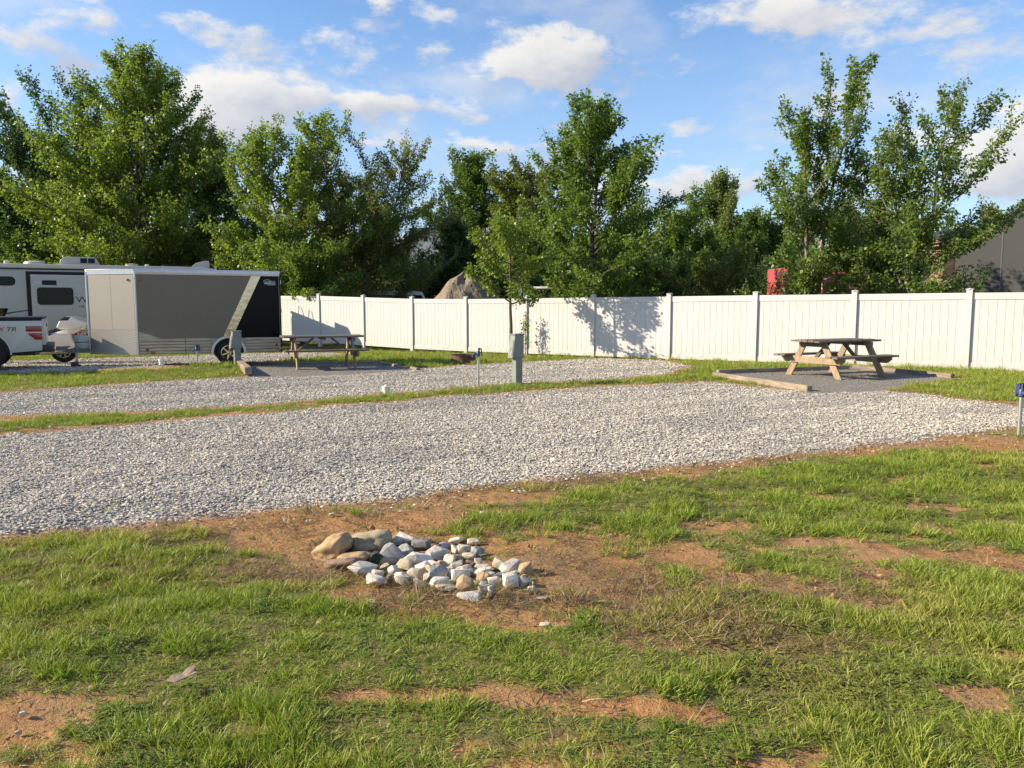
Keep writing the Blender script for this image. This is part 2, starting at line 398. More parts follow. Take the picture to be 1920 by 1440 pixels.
# ------------------------------------------------------------------ ground
def build_ground():
    ys = np.concatenate([np.linspace(-40, 1.2, 14)[:-1], 1.2 * (24 / 1.2) ** np.linspace(0, 1, 330), 24 * (900 / 24) ** np.linspace(0, 1, 60)[1:]])
    s = np.linspace(-1, 1, 321)
    inner = np.where(ys > 1.2, .85 * ys + 1.6, 3.0); outer = 2.2 * np.maximum(ys, 0) + 45
    a = np.abs(s)[None, :]; A = np.clip(a / .86, 0, 1); B = np.clip((a - .86) / .14, 0, 1)
    X = np.sign(s)[None, :] * (A * inner[:, None] + B ** 1.8 * (outer - inner)[:, None]); Y = np.repeat(ys[:, None], len(s), 1)
    x, y = X.ravel(), Y.ravel()
    green, dryc, g, p = cover(x, y)
    z = gz(x, y)
    gr = 1 - sstep(g, -.10, .10); pd = 1 - sstep(p, -.05, .05)
    z = z + .012 * gr * (fbm(x * 2, y * 5, 61, 3) - .3) * (y < 30)
    clod = sstep(fbm(x * 9, y * 9, 71, 3), .45, .8) * (1 - gr) * (1 - pd) * (1 - green) * (y < 10)
    z = z + .008 * clod - .014 * (1 - green) * (1 - gr) * (1 - pd) * (y < 9)
    nr, nc = len(ys), len(s)
    i = np.arange(nr - 1)[:, None] * nc + np.arange(nc - 1)[None, :]
    f = np.stack([i, i + 1, i + nc + 1, i + nc], -1).ravel()
    me = np_mesh('ground', np.stack([x, y, z], -1), f, 4)
    float_attr(me, 'gravel', gr); float_attr(me, 'pad', pd); float_attr(me, 'green', green); float_attr(me, 'dry', dryc)
    m = bpy.data.materials.new('ground'); m.use_nodes = True; t = NT(m.node_tree); bs = t.n['Principled BSDF']
    tc = t.new('ShaderNodeTexCoord'); v = tc.outputs['Object']
    def at(n): return t.new('ShaderNodeAttribute', attribute_name=n).outputs['Fac']
    n1, n2, n3 = t.noise(v, .9, 5), t.noise(v, 9, 6, .65), t.noise(v, 55, 5, .7)
    clay = t.mix(t.smooth(n2, .3, .7), (.30, .145, .056, 1), (.46, .245, .105, 1))
    clay = t.mix(t.math('MULTIPLY', t.smooth(n1, .42, .62), .55), clay, (.30, .21, .125, 1))
    clay = t.mix(t.math('MULTIPLY', t.smooth(n3, .55, .75), .5), clay, (.46, .32, .20, 1))
    litter = t.mix(t.smooth(n3, .35, .65), (.12, .080, .045, 1), (.30, .215, .115, 1))
    turf = t.mix(t.smooth(n2, .3, .7), (.120, .095, .042, 1), (.205, .170, .075, 1))
    c = t.mix(t.math('MULTIPLY', at('dry'), .75), clay, litter)
    c = t.mix(t.smooth(t.math('ADD', at('green'), t.math('MULTIPLY', t.math('SUBTRACT', t.noise(v, 26, 5, .7), .5), 1.2)), .1, .9), c, turf)
    vo = t.new('ShaderNodeTexVoronoi'); t.put(vo.inputs['Vector'], v); vo.inputs['Scale'].default_value = 34
    ramp = t.new('ShaderNodeValToRGB'); t.put(ramp.inputs[0], t.new('ShaderNodeSeparateColor').outputs[0])
    sepc = ramp.inputs[0].links[0].from_node; t.put(sepc.inputs[0], vo.outputs['Color'])
    cr = ramp.color_ramp; cr.elements[0].color = (.22, .21, .19, 1); cr.elements[1].color = (.60, .56, .49, 1)
    e = cr.elements.new(.35); e.color = (.40, .38, .34, 1)
    gc = t.mix(t.math('MULTIPLY', t.smooth(n1, .45, .65), .35), ramp.outputs[0], (.27, .25, .23, 1))
    c = t.mix(at('gravel'), c, gc)
    vp = t.new('ShaderNodeTexVoronoi'); t.put(vp.inputs['Vector'], v); vp.inputs['Scale'].default_value = 110
    sp = t.new('ShaderNodeSeparateColor'); t.put(sp.inputs[0], vp.outputs['Color'])
    pc = t.mix(sp.outputs[0], (.12, .112, .10, 1), (.32, .30, .27, 1))
    pc = t.mix(t.math('MULTIPLY', t.smooth(n2, .5, .75), .3), pc, (.20, .17, .13, 1))
    c = t.mix(at('pad'), c, pc)
    t.put(bs.inputs['Base Color'], c); bs.inputs['Roughness'].default_value = .95; bs.inputs['Specular IOR Level'].default_value = .15
    stone_h = t.math('MULTIPLY', t.math('SUBTRACT', .6, vo.outputs['Distance']), at('gravel'))
    h = t.math('ADD', t.math('ADD', t.math('MULTIPLY', n2, 1.1), t.math('MULTIPLY', n3, .7)), t.math('MULTIPLY', stone_h, 2.0))
    h = t.math('ADD', h, t.math('MULTIPLY', t.noise(v, 22, 4, .7), .9))
    bn = t.new('ShaderNodeBump'); bn.inputs['Strength'].default_value = .9; bn.inputs['Distance'].default_value = .018
    t.put(bn.inputs['Height'], h); t.put(bs.inputs['Normal'], bn.outputs[0])
    o = link('ground', me, m, smooth=True)
    tag(o, 'red clay and grass ground crossed by pale gravel drives', None, kind='structure')
build_ground()

# ------------------------------------------------------------------ scatter: gravel, grass, dry grass
def scatter(name, label, pos, rot, scale, tint, protos, variant):
    me = bpy.data.meshes.new(name); me.vertices.add(len(pos)); me.vertices.foreach_set('co', np.ascontiguousarray(pos, np.float32).ravel())
    a = me.attributes.new('rot', 'FLOAT_VECTOR', 'POINT'); a.data.foreach_set('vector', np.ascontiguousarray(rot, np.float32).ravel())
    a = me.attributes.new('size', 'FLOAT_VECTOR', 'POINT'); a.data.foreach_set('vector', np.ascontiguousarray(scale, np.float32).ravel())
    float_attr(me, 'tint', tint)
    a = me.attributes.new('variant', 'INT', 'POINT'); a.data.foreach_set('value', np.ascontiguousarray(variant, np.int32))
    o = link(name, me); tag(o, label, None, kind='stuff')
    ng = bpy.data.node_groups.new(name, 'GeometryNodeTree')
    ng.interface.new_socket('Geometry', in_out='INPUT', socket_type='NodeSocketGeometry')
    ng.interface.new_socket('Geometry', in_out='OUTPUT', socket_type='NodeSocketGeometry')
    n, l = ng.nodes, ng.links
    gi, go = n.new('NodeGroupInput'), n.new('NodeGroupOutput')
    iop = n.new('GeometryNodeInstanceOnPoints'); jo = n.new('GeometryNodeJoinGeometry')
    for p in protos:
        oi = n.new('GeometryNodeObjectInfo'); oi.inputs['Object'].default_value = p; oi.inputs['As Instance'].default_value = True
        l.new(oi.outputs['Geometry'], jo.inputs[0])
    def named(nm, ty):
        x = n.new('GeometryNodeInputNamedAttribute'); x.data_type = ty; x.inputs['Name'].default_value = nm
        return x.outputs['Attribute']
    l.new(gi.outputs[0], iop.inputs['Points']); l.new(jo.outputs[0], iop.inputs['Instance'])
    iop.inputs['Pick Instance'].default_value = True
    l.new(named('variant', 'INT'), iop.inputs['Instance Index'])
    l.new(named('rot', 'FLOAT_VECTOR'), iop.inputs['Rotation']); l.new(named('size', 'FLOAT_VECTOR'), iop.inputs['Scale'])
    l.new(iop.outputs[0], go.inputs[0])
    md = o.modifiers.new('scatter', 'NODES'); md.node_group = ng
    return o
def proto(name, verts, faces, mat, blade=None):
    me = bpy.data.meshes.new(name); me.from_pydata([tuple(v) for v in verts], [], faces); me.update()
    me.materials.append(M[mat])
    if blade is not None: float_attr(me, 'blade', blade)
    return bpy.data.objects.new(name, me)
def tuft(k, seed, mat, spread=.35, lean=.5, width=.045, kink=.5, hmin=.45):
    r = random.Random(seed); V, Fc, B = [], [], []
    for i in range(k):
        az = r.uniform(0, 2 * math.pi); rr = spread * math.sqrt(r.random()); bx, by = rr * math.cos(az), rr * math.sin(az)
        h = r.uniform(hmin, 1.0); da = az + r.uniform(-1.2, 1.2); dx, dy = math.cos(da), math.sin(da)
        ln = lean * r.uniform(.3, 1.4); kk = kink * r.uniform(.3, 1.5); w = width * r.uniform(.6, 1.3)
        fa = r.uniform(0, math.pi); wx, wy = math.cos(fa) * w, math.sin(fa) * w
        b0 = len(V); tone = r.random()
        for j, t in enumerate((0, .4, .75)):
            o = ln * t + kk * t * t; z = h * t * (1 - .25 * t * kk); ww = (1, .85, .55)[j]
            V += [(bx + dx * o * h - wx * ww, by + dy * o * h - wy * ww, z), (bx + dx * o * h + wx * ww, by + dy * o * h + wy * ww, z)]
        o = ln + kk; V.append((bx + dx * o * h, by + dy * o * h, h * (1 - .25 * kk)))
        Fc += [(b0, b0+1, b0+3, b0+2), (b0+2, b0+3, b0+5, b0+4), (b0+4, b0+5, b0+6)]; B += [tone] * 7
    return proto('blades', V, Fc, mat, B)
def clover(seed):
    r = random.Random(seed); V, Fc, B = [], [], []
    for i in range(9):
        a = r.uniform(0, 6.28); rr = .5 * math.sqrt(r.random()); cx, cy, cz = rr * math.cos(a), rr * math.sin(a), r.uniform(.2, .55); tone = r.random()
        for j in range(3):
            t = a + j * 2.09; s = .13; n = len(V)
            ux, uy = math.cos(t), math.sin(t); px, py = -uy, ux
            V += [(cx, cy, cz), (cx + s * (ux * .6 + px * .5), cy + s * (uy * .6 + py * .5), cz + .02), (cx + s * ux * 1.15, cy + s * uy * 1.15, cz - .01), (cx + s * (ux * .6 - px * .5), cy + s * (uy * .6 - py * .5), cz + .02)]
            Fc.append((n, n+1, n+2, n+3)); B += [tone] * 4
    return proto('clover', V, Fc, 'clover_leaf', B)
def stone(seed):
    r = random.Random(seed); bm = bmesh.new()
    for i in range(11):
        v = Vector((r.gauss(0, 1), r.gauss(0, 1), r.gauss(0, 1))).normalized() * r.uniform(.42, .56); v.z *= .40
        bm.verts.new(v)
    bmesh.ops.convex_hull(bm, input=bm.verts)
    for v in [v for v in bm.verts if not v.link_faces]: bm.verts.remove(v)
    me = bpy.data.meshes.new('pebble'); bm.to_mesh(me); bm.free(); me.materials.append(M['gravel_stone'])
    return bpy.data.objects.new('pebble', me)
def sample(ylo, yhi, dens, slope=.80, pad=2.2):
    """random points on the ground fan the view covers, dens points per square metre"""
    area = (yhi - ylo) * (slope * (yhi + ylo) + 2 * pad)
    n = int(area * dens); y = np.sqrt(rng.uniform(ylo ** 2, yhi ** 2, n)) if ylo > 0 else rng.uniform(ylo, yhi, n)
    x = rng.uniform(-1, 1, n) * (slope * y + pad)
    return x, y
def build_gravel():
    st = [stone(100 + i) for i in range(8)]
    for name, lab, bands in (('gravel_stones', 'loose pale grey gravel stones covering the drives', ((4.5, 8, 2700, .0195), (8, 12, 1900, .022), (12, 17, 1100, .026), (17, 32, 420, .034))),):
        P, S, T = [], [], []
        for lo, hi, dens, size in bands:
            x, y = sample(lo, hi, dens)
            g, p = layers(x, y)
            keep = (g < rng.normal(-.03, .09, len(x)) + .02) & (p > .02)
            stray = (g > 0) & (g < .5) & (rng.random(len(x)) < .04) & (p > .02)
            pd = (p < .02) & (rng.random(len(x)) < .5)
            k = keep | stray | pd; x, y, g = x[k], y[k], g[k]; on_pad = p[k] < .03
            z = gz(x, y) + .012 * (fbm(x * 2, y * 5, 61, 3) - .3)
            s = size * rng.lognormal(0, .28, len(x)); z = z + .08 * s + rng.uniform(0, .28, len(x)) * s
            tone = rng.beta(2.6, 1.6, len(x)) * .88
            rare = rng.random(len(x)); tone = np.where(rare < .05, .88, tone); tone = np.where(rare > .97, .02, tone)
            al, ac = x * .88 + y * .475, y * .88 - x * .475
            rut = sstep(fbm(al * .45, ac * 2.1, 81, 4), .50, .66); tone = np.where(tone < .86, tone * (1 - .5 * rut), tone)
            tone = np.where(on_pad, rng.uniform(.0, .2, len(x)), tone); s = np.where(on_pad, s * .5, s)
            P.append(np.stack([x, y, z], -1)); S.append(np.repeat(s[:, None], 3, 1) * rng.uniform(.75, 1.25, (len(x), 3))); T.append(tone)
        P, S, T = map(np.concatenate, (P, S, T)); n = len(P)
        rot = np.stack([rng.normal(0, .24, n), rng.normal(0, .24, n), rng.uniform(0, 6.28, n)], -1)
        scatter(name, lab, P, rot, S, T, st, rng.integers(0, len(st), n))
def build_grass():
    gp = [tuft(11, 200 + i, 'grass_blade', .40, .35, .040, .45) for i in range(5)] + [tuft(9, 210 + i, 'grass_blade', .30, .7, .034, .8) for i in range(3)] + [clover(220), clover(221)]
    P, S, T, V = [], [], [], []
    for lo, hi, dens, hgt in ((1.6, 4.2, 2300, .042), (4.2, 7, 1350, .048), (7, 11, 720, .055), (11, 17, 230, .072), (17, 33, 90, .10)):
        x, y = sample(lo, hi, dens); gr, dr, g, p = cover(x, y)
        clump = fbm(x * 3.4, y * 4.2, 91, 3)
        k = (rng.random(len(x)) < gr * (.75 + .4 * sstep(clump, .3, .6)))
        weeds = (g < -.2) & (g > -1.5) & (rng.random(len(x)) < .0025) & (y < 16)
        k |= weeds
        x, y, gr, clump, dr = x[k], y[k], gr[k], clump[k], dr[k]
        h = hgt * rng.uniform(.5, 1.4, len(x)) * (.55 + 1.0 * sstep(clump, .36, .66)) * (.55 + .45 * gr)
        wid = hgt * rng.uniform(1.0, 1.5, len(x))
        P.append(np.stack([x, y, gz(x, y) - .004], -1)); S.append(np.stack([wid, wid, h], -1))
        T.append(np.clip(rng.beta(1.0, 6, len(x)) + .45 * dr + .22 * (sstep(fbm(x * .9, y * .9, 95, 3), .5, .75)), 0, 1))
        cl = sstep(fbm(x * 1.7, y * 2.5, 97, 3), .52, .60); v = rng.integers(0, 8, len(x))
        V.append(np.where((rng.random(len(x)) < cl * .75) & (y < 9), rng.integers(8, 10, len(x)), v))
    P, S, T, V = map(np.concatenate, (P, S, T, V)); n = len(P)
    rot = np.stack([rng.normal(0, .12, n), rng.normal(0, .12, n), rng.uniform(0, 6.28, n)], -1)
    scatter('grass', 'short patchy green grass with clover growing in red clay', P, rot, S, T, gp[::-1], 9 - (9 - V))
def build_crumbs():
    st = []
    for i in range(5):
        o = stone(400 + i); o.data.materials.clear(); o.data.materials.append(M['clay_crumb']); st.append(o)
    P, S, T = [], [], []
    for lo, hi, dens, size in ((1.6, 4.5, 700, .009), (4.5, 9, 260, .014)):
        x, y = sample(lo, hi, dens); gr, dr, g, p = cover(x, y)
        k = (rng.random(len(x)) < (1 - gr) * sstep(fbm(x * 2.5, y * 2.5, 121, 3), .3, .7)) & (g > .03) & (p > .05); x, y = x[k], y[k]
        s = size * rng.lognormal(0, .5, len(x)); P.append(np.stack([x, y, gz(x, y) + s * .15], -1)); S.append(np.repeat(s[:, None], 3, 1)); T.append(rng.random(len(x)))
    P, S, T = map(np.concatenate, (P, S, T)); n = len(P)
    scatter('clay_crumbs', 'crumbs of red clay strewn over the bare patches', P, rng.uniform(0, 6.28, (n, 3)), S, T, st, rng.integers(0, 5, n))
def build_dry():
    dp = [tuft(9, 300 + i, 'straw_blade', .5, 1.1, .028, .9, .25) for i in range(4)]
    P, S, T = [], [], []
    for lo, hi, dens, hgt in ((1.6, 4.2, 800, .050), (4.2, 7.5, 620, .050), (7.5, 12, 120, .055)):
        x, y = sample(lo, hi, dens); gr, dr, g, p = cover(x, y)
        k = rng.random(len(x)) < dr * .85 * (.35 + sstep(fbm(x * 3, y * 4, 111, 3), .35, .6)); x, y = x[k], y[k]
        s = hgt * rng.uniform(.6, 1.3, len(x))
        P.append(np.stack([x, y, gz(x, y) - .004], -1)); S.append(np.stack([s * 1.3, s * 1.3, s * rng.uniform(.35, .9, len(x))], -1)); T.append(rng.beta(1.3, 1.6, len(x)))
    for (u, v, r, nn, hh) in ((940,1118,.06,30,.075),(770,1120,.14,50,.08),(1065,1135,.05,16,.08),(880,1035,.03,8,.08),(560,1000,.10,14,.07),(690,975,.06,12,.08),(1400,1130,.3,50,.09),(1340,1160,.3,60,.08)):
        x0, y0 = at_z(u, v); x = x0 + rng.normal(0, r, nn); y = y0 + rng.normal(0, r, nn); s = hh * rng.uniform(.6, 1.2, nn)
        P.append(np.stack([x, y, gz(x, y)], -1)); S.append(np.stack([s, s, s], -1)); T.append(rng.uniform(.3, 1, nn))
    P, S, T = map(np.concatenate, (P, S, T)); n = len(P)
    rot = np.stack([rng.normal(0, .3, n), rng.normal(0, .3, n), rng.uniform(0, 6.28, n)], -1)
    scatter('dry_grass', 'dead straw coloured grass lying on the bare clay', P, rot, S, T, dp, rng.integers(0, 4, n))
material('clay_crumb', (.36, .205, .105), .95, col2=(.22, .12, .06), scale=2)
build_gravel(); build_grass(); build_crumbs(); build_dry()
# ------------------------------------------------------------------ mesh helpers
class MB:
    """collects shapes into one mesh"""
    def __init__(s): s.bm = bmesh.new()
    def box(s, x0, x1, y0, y1, z0, z1, bevel=0.0, seg=1):
        t = bmesh.new(); bmesh.ops.create_cube(t, size=1)
        for v in t.verts: v.co = Vector((x0 + (v.co.x + .5) * (x1 - x0), y0 + (v.co.y + .5) * (y1 - y0), z0 + (v.co.z + .5) * (z1 - z0)))
        if bevel: bmesh.ops.bevel(t, geom=list(t.edges), offset=bevel, segments=seg, affect='EDGES', profile=.5)
        return s._add(t)
    def _add(s, t, mat=None):
        if mat is not None: t.transform(mat)
        me = bpy.data.meshes.new('tmp'); t.to_mesh(me); t.free(); s.bm.from_mesh(me); bpy.data.meshes.remove(me); return s
    def beam(s, p0, p1, w, h, up=(0, 0, 1), bevel=0.0):
        """rectangular bar from p0 to p1, w across, h along up"""
        p0, p1 = Vector(p0), Vector(p1); d = (p1 - p0); L = d.length; d.normalize(); up = Vector(up)
        side = d.cross(up).normalized(); up = side.cross(d).normalized()
        t = bmesh.new(); bmesh.ops.create_cube(t, size=1)
        for v in t.verts: v.co = Vector(((v.co.x + .5) * L, v.co.y * w, v.co.z * h))
        if bevel: bmesh.ops.bevel(t, geom=list(t.edges), offset=bevel, segments=1, affect='EDGES')
        m = Matrix((( d.x, side.x, up.x, p0.x), (d.y, side.y, up.y, p0.y), (d.z, side.z, up.z, p0.z), (0, 0, 0, 1)))
        return s._add(t, m)
    def tube(s, pts, r, n=8, cap=True):
        """round tube along points; r a number or a list"""
        pts = [Vector(p) for p in pts]; rs = r if isinstance(r, (list, tuple)) else [r] * len(pts); rings = []
        ref = None
        for i, p in enumerate(pts):
            d = (pts[min(i + 1, len(pts) - 1)] - pts[max(i - 1, 0)]).normalized()
            if ref is None: ref = Vector((0, 0, 1)) if abs(d.z) < .9 else Vector((1, 0, 0))
            a = d.cross(ref).normalized(); b = d.cross(a).normalized()
            rings.append([s.bm.verts.new(p + (a * math.cos(2 * math.pi * k / n) + b * math.sin(2 * math.pi * k / n)) * rs[i]) for k in range(n)])
        for A, B in zip(rings, rings[1:]):
            for k in range(n): s.bm.faces.new((A[k], A[(k + 1) % n], B[(k + 1) % n], B[k]))
        if cap:
            s.bm.faces.new(rings[0][::-1]); s.bm.faces.new(rings[-1])
        return s
    def prism(s, pts, y0, y1, bevel=0.0, seg=2, axis='y'):
        """outline (x, z) pushed from y0 to y1"""
        t = bmesh.new()
        f = t.faces.new([t.verts.new((x, y0, z)) for x, z in pts])
        r = bmesh.ops.extrude_face_region(t, geom=[f])
        for e in r['geom']:
            if isinstance(e, bmesh.types.BMVert): e.co.y = y1
        bmesh.ops.recalc_face_normals(t, faces=t.faces)
        if bevel:
            ed = [e for e in t.edges if len(e.link_faces) == 2 and e.calc_face_angle(0) > .5]
            bmesh.ops.bevel(t, geom=ed, offset=bevel, segments=seg, affect='EDGES', profile=.5, clamp_overlap=True)
        return s._add(t)
    def lathe(s, prof, n=24, axis='z', c=(0, 0, 0)):
        """profile of (radius, height) turned round an axis"""
        rings = []
        for r, h in prof:
            ring = []
            for k in range(n):
                a = 2 * math.pi * k / n; p = (r * math.cos(a), r * math.sin(a), h)
                if axis == 'y': p = (p[0], p[2], p[1])
                ring.append(s.bm.verts.new((p[0] + c[0], p[1] + c[1], p[2] + c[2])))
            rings.append(ring)
        for A, B in zip(rings, rings[1:]):
            for k in range(n): s.bm.faces.new((A[k], A[(k + 1) % n], B[(k + 1) % n], B[k]))
        return s
    def face(s, pts):
        s.bm.faces.new([s.bm.verts.new(p) for p in pts]); return s
    def build(s, name, mat, parent=None, smooth=False, label=None):
        bmesh.ops.remove_doubles(s.bm, verts=s.bm.verts, dist=1e-5)
        bmesh.ops.recalc_face_normals(s.bm, faces=s.bm.faces)
        me = bpy.data.meshes.new(name); s.bm.to_mesh(me); s.bm.free()
        o = link(name, me, mat, parent)
        if smooth:
            me.polygons.foreach_set('use_smooth', [True] * len(me.polygons)); me.set_sharp_from_angle(angle=R(40))
        if label: o['label'] = label
        return o
def letters(name, txt, size, mat, parent, loc, rot, depth=.002, shear=0.0, sx=1.0):
    cu = bpy.data.curves.new(name, 'FONT'); cu.body = txt; cu.size = size; cu.extrude = depth; cu.shear = shear
    tmp = bpy.data.objects.new('tmp', cu); me = bpy.data.meshes.new_from_object(tmp); bpy.data.objects.remove(tmp)
    o = link(name, me, mat, parent); o.location = loc; o.rotation_euler = rot; o.scale = (sx, 1, 1)
    return o
def G(x, y): return float(gz(x, y))

# ------------------------------------------------------------------ vinyl fence
FP = np.array([(10.456, 17.686)]) + np.arange(-3, 15)[:, None] * np.array([(-2.0006, 1.3969)])
def fence():
    kk = np.arange(-3, 15)
    top = np.interp(kk, [0, 1, 2, 3, 4, 5, 6, 7, 8, 9, 14], [1.83, 1.82, 1.815, 1.80, 1.79, 1.775, 1.765, 1.79, 1.86, 1.93, 2.05])
    bot = np.interp(kk, [0, 3, 4, 6, 7, 8, 9, 14], [.00, -.05, -.06, -.08, -.07, -.02, .04, .15])
    ang = math.atan2(1.3969, -2.0006) + math.pi          # x axis of a panel runs to the right in the photograph
    root = thing('fence', 'long white vinyl privacy fence with flat-capped posts behind the campsites', 'fence')
    w = .127
    pb = MB().box(-w/2, w/2, -w/2, w/2, 0, 1, .004)
    post_me = None; board_me = None
    for i, (x, y) in enumerate(FP):
        z0 = G(x, y) - .15
        if post_me is None:
            o = pb.build('post', 'vinyl', root); post_me = o.data
        else: o = link('post', post_me, None, root)
        o.location = (x, y, z0); o.rotation_euler = (0, 0, ang); o.scale = (1, 1, top[i] - .02 - z0)
        c = MB(); a = .072
        c.box(-a, a, -a, a, 0, .018, .003); c.lathe([(a * 1.38, .018), (.002, .045)], 4)
        cap = c.build('post_cap', 'vinyl', root) if i == 0 else link('post_cap', cap.data, None, root)
        cap.location = (x, y, top[i] - .02); cap.rotation_euler = (0, 0, ang)
    for i in range(len(FP) - 1):
        (x1, y1), (x0, y0) = FP[i], FP[i + 1]             # x0 is the left end
        dx, dy = (x1 - x0) / 2.44, (y1 - y0) / 2.44
        tl, tr, bl, br = top[i + 1] - .085, top[i] - .085, bot[i + 1], bot[i]
        def pt(s, z): return (x0 + dx * s, y0 + dy * s, z)
        s0, s1 = w / 2 + .001, 2.44 - w / 2 - .001
        lerp = lambda a, b, s: a + (b - a) * s / 2.44
        for nm, hgt, za, zb in (('top_rail', .155, tl - .0775, tr - .0775), ('bottom_rail', .15, bl + .075, br + .075)):
            MB().beam(pt(s0, lerp(za, zb, s0)), pt(s1, lerp(za, zb, s1)), .05, hgt, bevel=.006).build(nm, 'vinyl', root)
        n = 14; bw = (s1 - s0) / n
        for k in range(n):
            s = s0 + (k + .5) * bw
            if board_me is None:
                m = MB(); hw = bw / 2 - .0006; ch = .010
                m.prism([(-hw, -.005), (-hw, .005), (-hw + ch, .011), (hw - ch, .011), (hw, .005), (hw, -.005), (hw - ch, -.011), (-hw + ch, -.011)], 0, 1)
                m.bm.transform(Matrix.Rotation(-math.pi / 2, 4, 'X') @ Matrix.Scale(1, 4)); m.bm.transform(Matrix.Scale(-1, 4, (0, 0, 1)))
                o = m.build('board', 'vinyl', root); board_me = o.data
            else: o = link('board', board_me, None, root)
            zb, zt = lerp(bl, br, s) + .12, lerp(tl, tr, s) - .12
            o.location = pt(s, zb); o.rotation_euler = (0, 0, ang); o.scale = (1, 1, zt - zb)
fence()

# ------------------------------------------------------------------ picnic tables
def picnic_table(label, x, y, rz, seed):
    r = random.Random(seed); t = thing('picnic_table', label, 'picnic table', (x, y, G(x, y)), R(rz), 'picnic tables')
    for i in range(5):
        yc = (i - 2) * .148; dz = r.uniform(-.006, .006)
        m = MB().box(-.915 + r.uniform(-.012, .012), .915 + r.uniform(-.012, .012), yc - .069, yc + .069, .705 + dz, .743 + dz, .005)
        for v in m.bm.verts: v.co.z += .012 * (v.co.x / .9) ** 2 * r.choice((1, .6))
        m.build('tabletop_plank', 'wood_grey', t)
    for s in (-1, 1):
        for k in (0, 1):
            yc = s * (.585 + k * .147); dz = r.uniform(-.006, .006)
            MB().box(-.915 + r.uniform(-.02, .02), .915 + r.uniform(-.02, .02), yc - .068, yc + .068, .415 + dz, .452 + dz, .005).build('seat_plank', 'wood_grey', t)
    for e in (-1, 1):
        xe = e * .64
        for s in (-1, 1):
            MB().beam((xe, s * .655, -.03), (xe, s * .235, .704), .138, .038, up=(1, 0, 0), bevel=.004).build('leg', 'wood_tan', t)
        m = MB().prism([(-.80, .414), (-.80, .36), (-.70, .285), (.70, .285), (.80, .36), (.80, .414)], 0, .038)
        m.bm.transform(Matrix.Translation((xe + (e * .022 if e > 0 else e * .022 - .038), 0, 0)) @ Matrix.Rotation(math.pi / 2, 4, 'Z') @ Matrix.Translation((0, -.038 if True else 0, 0)))
        m.build('seat_support', 'wood_tan', t)
        MB().box(min(xe + e * .021, xe + e * .06), max(xe + e * .021, xe + e * .06), -.34, .34, .62, .704, .004).build('tabletop_cleat', 'wood_grey', t)
        MB().beam((xe - e * .03, 0, .36), (e * .20, 0, .70), .088, .038, up=(0, 0, 1), bevel=.003).build('brace', 'wood_grey', t)
    MB().box(-.045, .045, -.34, .34, .665, .704, .003).build('tabletop_cleat', 'wood_grey', t)
    return t
picnic_table('weathered picnic table on the dark gravel pad at the right', 6.72, 15.95, 27, 1)
picnic_table('weathered picnic table beside the cargo trailer, in front of the shaded fence', -4.40, 17.85, 22, 2)

# ------------------------------------------------------------------ landscape timbers
def timber(label, a, b, w=.10, h=.085, lift=0.0):
    (x0, y0), (x1, y1) = at_g(*a), at_g(*b); L = math.hypot(x1 - x0, y1 - y0)
    m = MB(); n = 6; r = random.Random(int(a[0]))
    m.box(-L / 2, L / 2, -w / 2, w / 2, -.04, h, .012)
    o = m.build('landscape_timber', 'timber')
    o.location = ((x0 + x1) / 2, (y0 + y1) / 2, G((x0 + x1) / 2, (y0 + y1) / 2) + lift)
    dz = G(x1, y1) - G(x0, y0)
    o.rotation_euler = (R(r.uniform(-6, 6)), -math.atan2(dz, L), math.atan2(y1 - y0, x1 - x0))
    tag(o, label, 'timber', 'timbers edging the table pads')
timber('long pale timber along the near left edge of the right table pad', (1340, 707), (1518, 734), .12, .10)
timber('dark timber along the far left edge of the right table pad', (1345, 701), (1590, 692), .11, .09)
timber('timber along the far right edge of the right table pad', (1600, 691), (1786, 709), .11, .09)
timber('short thick timber at the left end of the left table pad', (443, 684), (466, 706), .14, .12)
timber('long dark timber along the back of the left table pad', (455, 684.5), (705, 682), .09, .07)
timber('short broken timber at the back right of the left table pad', (713, 682), (750, 688.5), .11, .06)
timber('stub of timber at the right tip of the left table pad', (772, 692), (784, 695), .10, .06)

# ------------------------------------------------------------------ hookups
def pedestal(label, x, y, h, rz, cable=False):
    g = G(x, y); t = thing('power_pedestal', label, 'power pedestal', (x, y, g), R(rz), 'campsite power pedestals')
    hb = h * .56
    MB().box(-.072, .072, -.065, .065, -.05, hb + .05, .006).build('post', 'pedestal_grey', t)
    hd = MB(); w = .085
    hd.prism([(-.165, hb - .03), (-.10, h - .02), (.092, h - .02), (.092, hb - .03)], -w, w, .006, 1)
    hd.build('meter_box', 'pedestal_grey', t)
    MB().prism([(-.115, h - .02), (-.115, h), (.098, h + .008), (.098, h - .02)], -w - .01, w + .01, .003, 1).build('lid', 'pedestal_grey', t)
    sl = math.atan2(.065, h - .02 - hb + .03)
    d = MB().box(-.006, .004, -.068, .068, .04, h - hb - .08, .003); o = d.build('door', 'pedestal_grey', t)
    o.location = (-.168, 0, hb - .03); o.rotation_euler = (0, sl, 0)
    b = MB().box(-.02, .0, -.015, .015, .14, .19, .003).build('latch', 'steel', o)
    if cable:
        MB().tube([(-.10, -.03, hb - .02), (-.14, -.05, hb - .16), (-.25, -.08, .16), (-.42, -.12, .04), (-.7, -.1, .015)], .012, 6).build('power_cord', 'iron', t)
x, y = at_g(970, 720); pedestal('grey-green power pedestal standing alone between the gravel drives', x, y, .93, 32)
pedestal('grey power pedestal with a cord in front of the cargo trailer wheel', -6.42, 17.95, .84, 32, True)
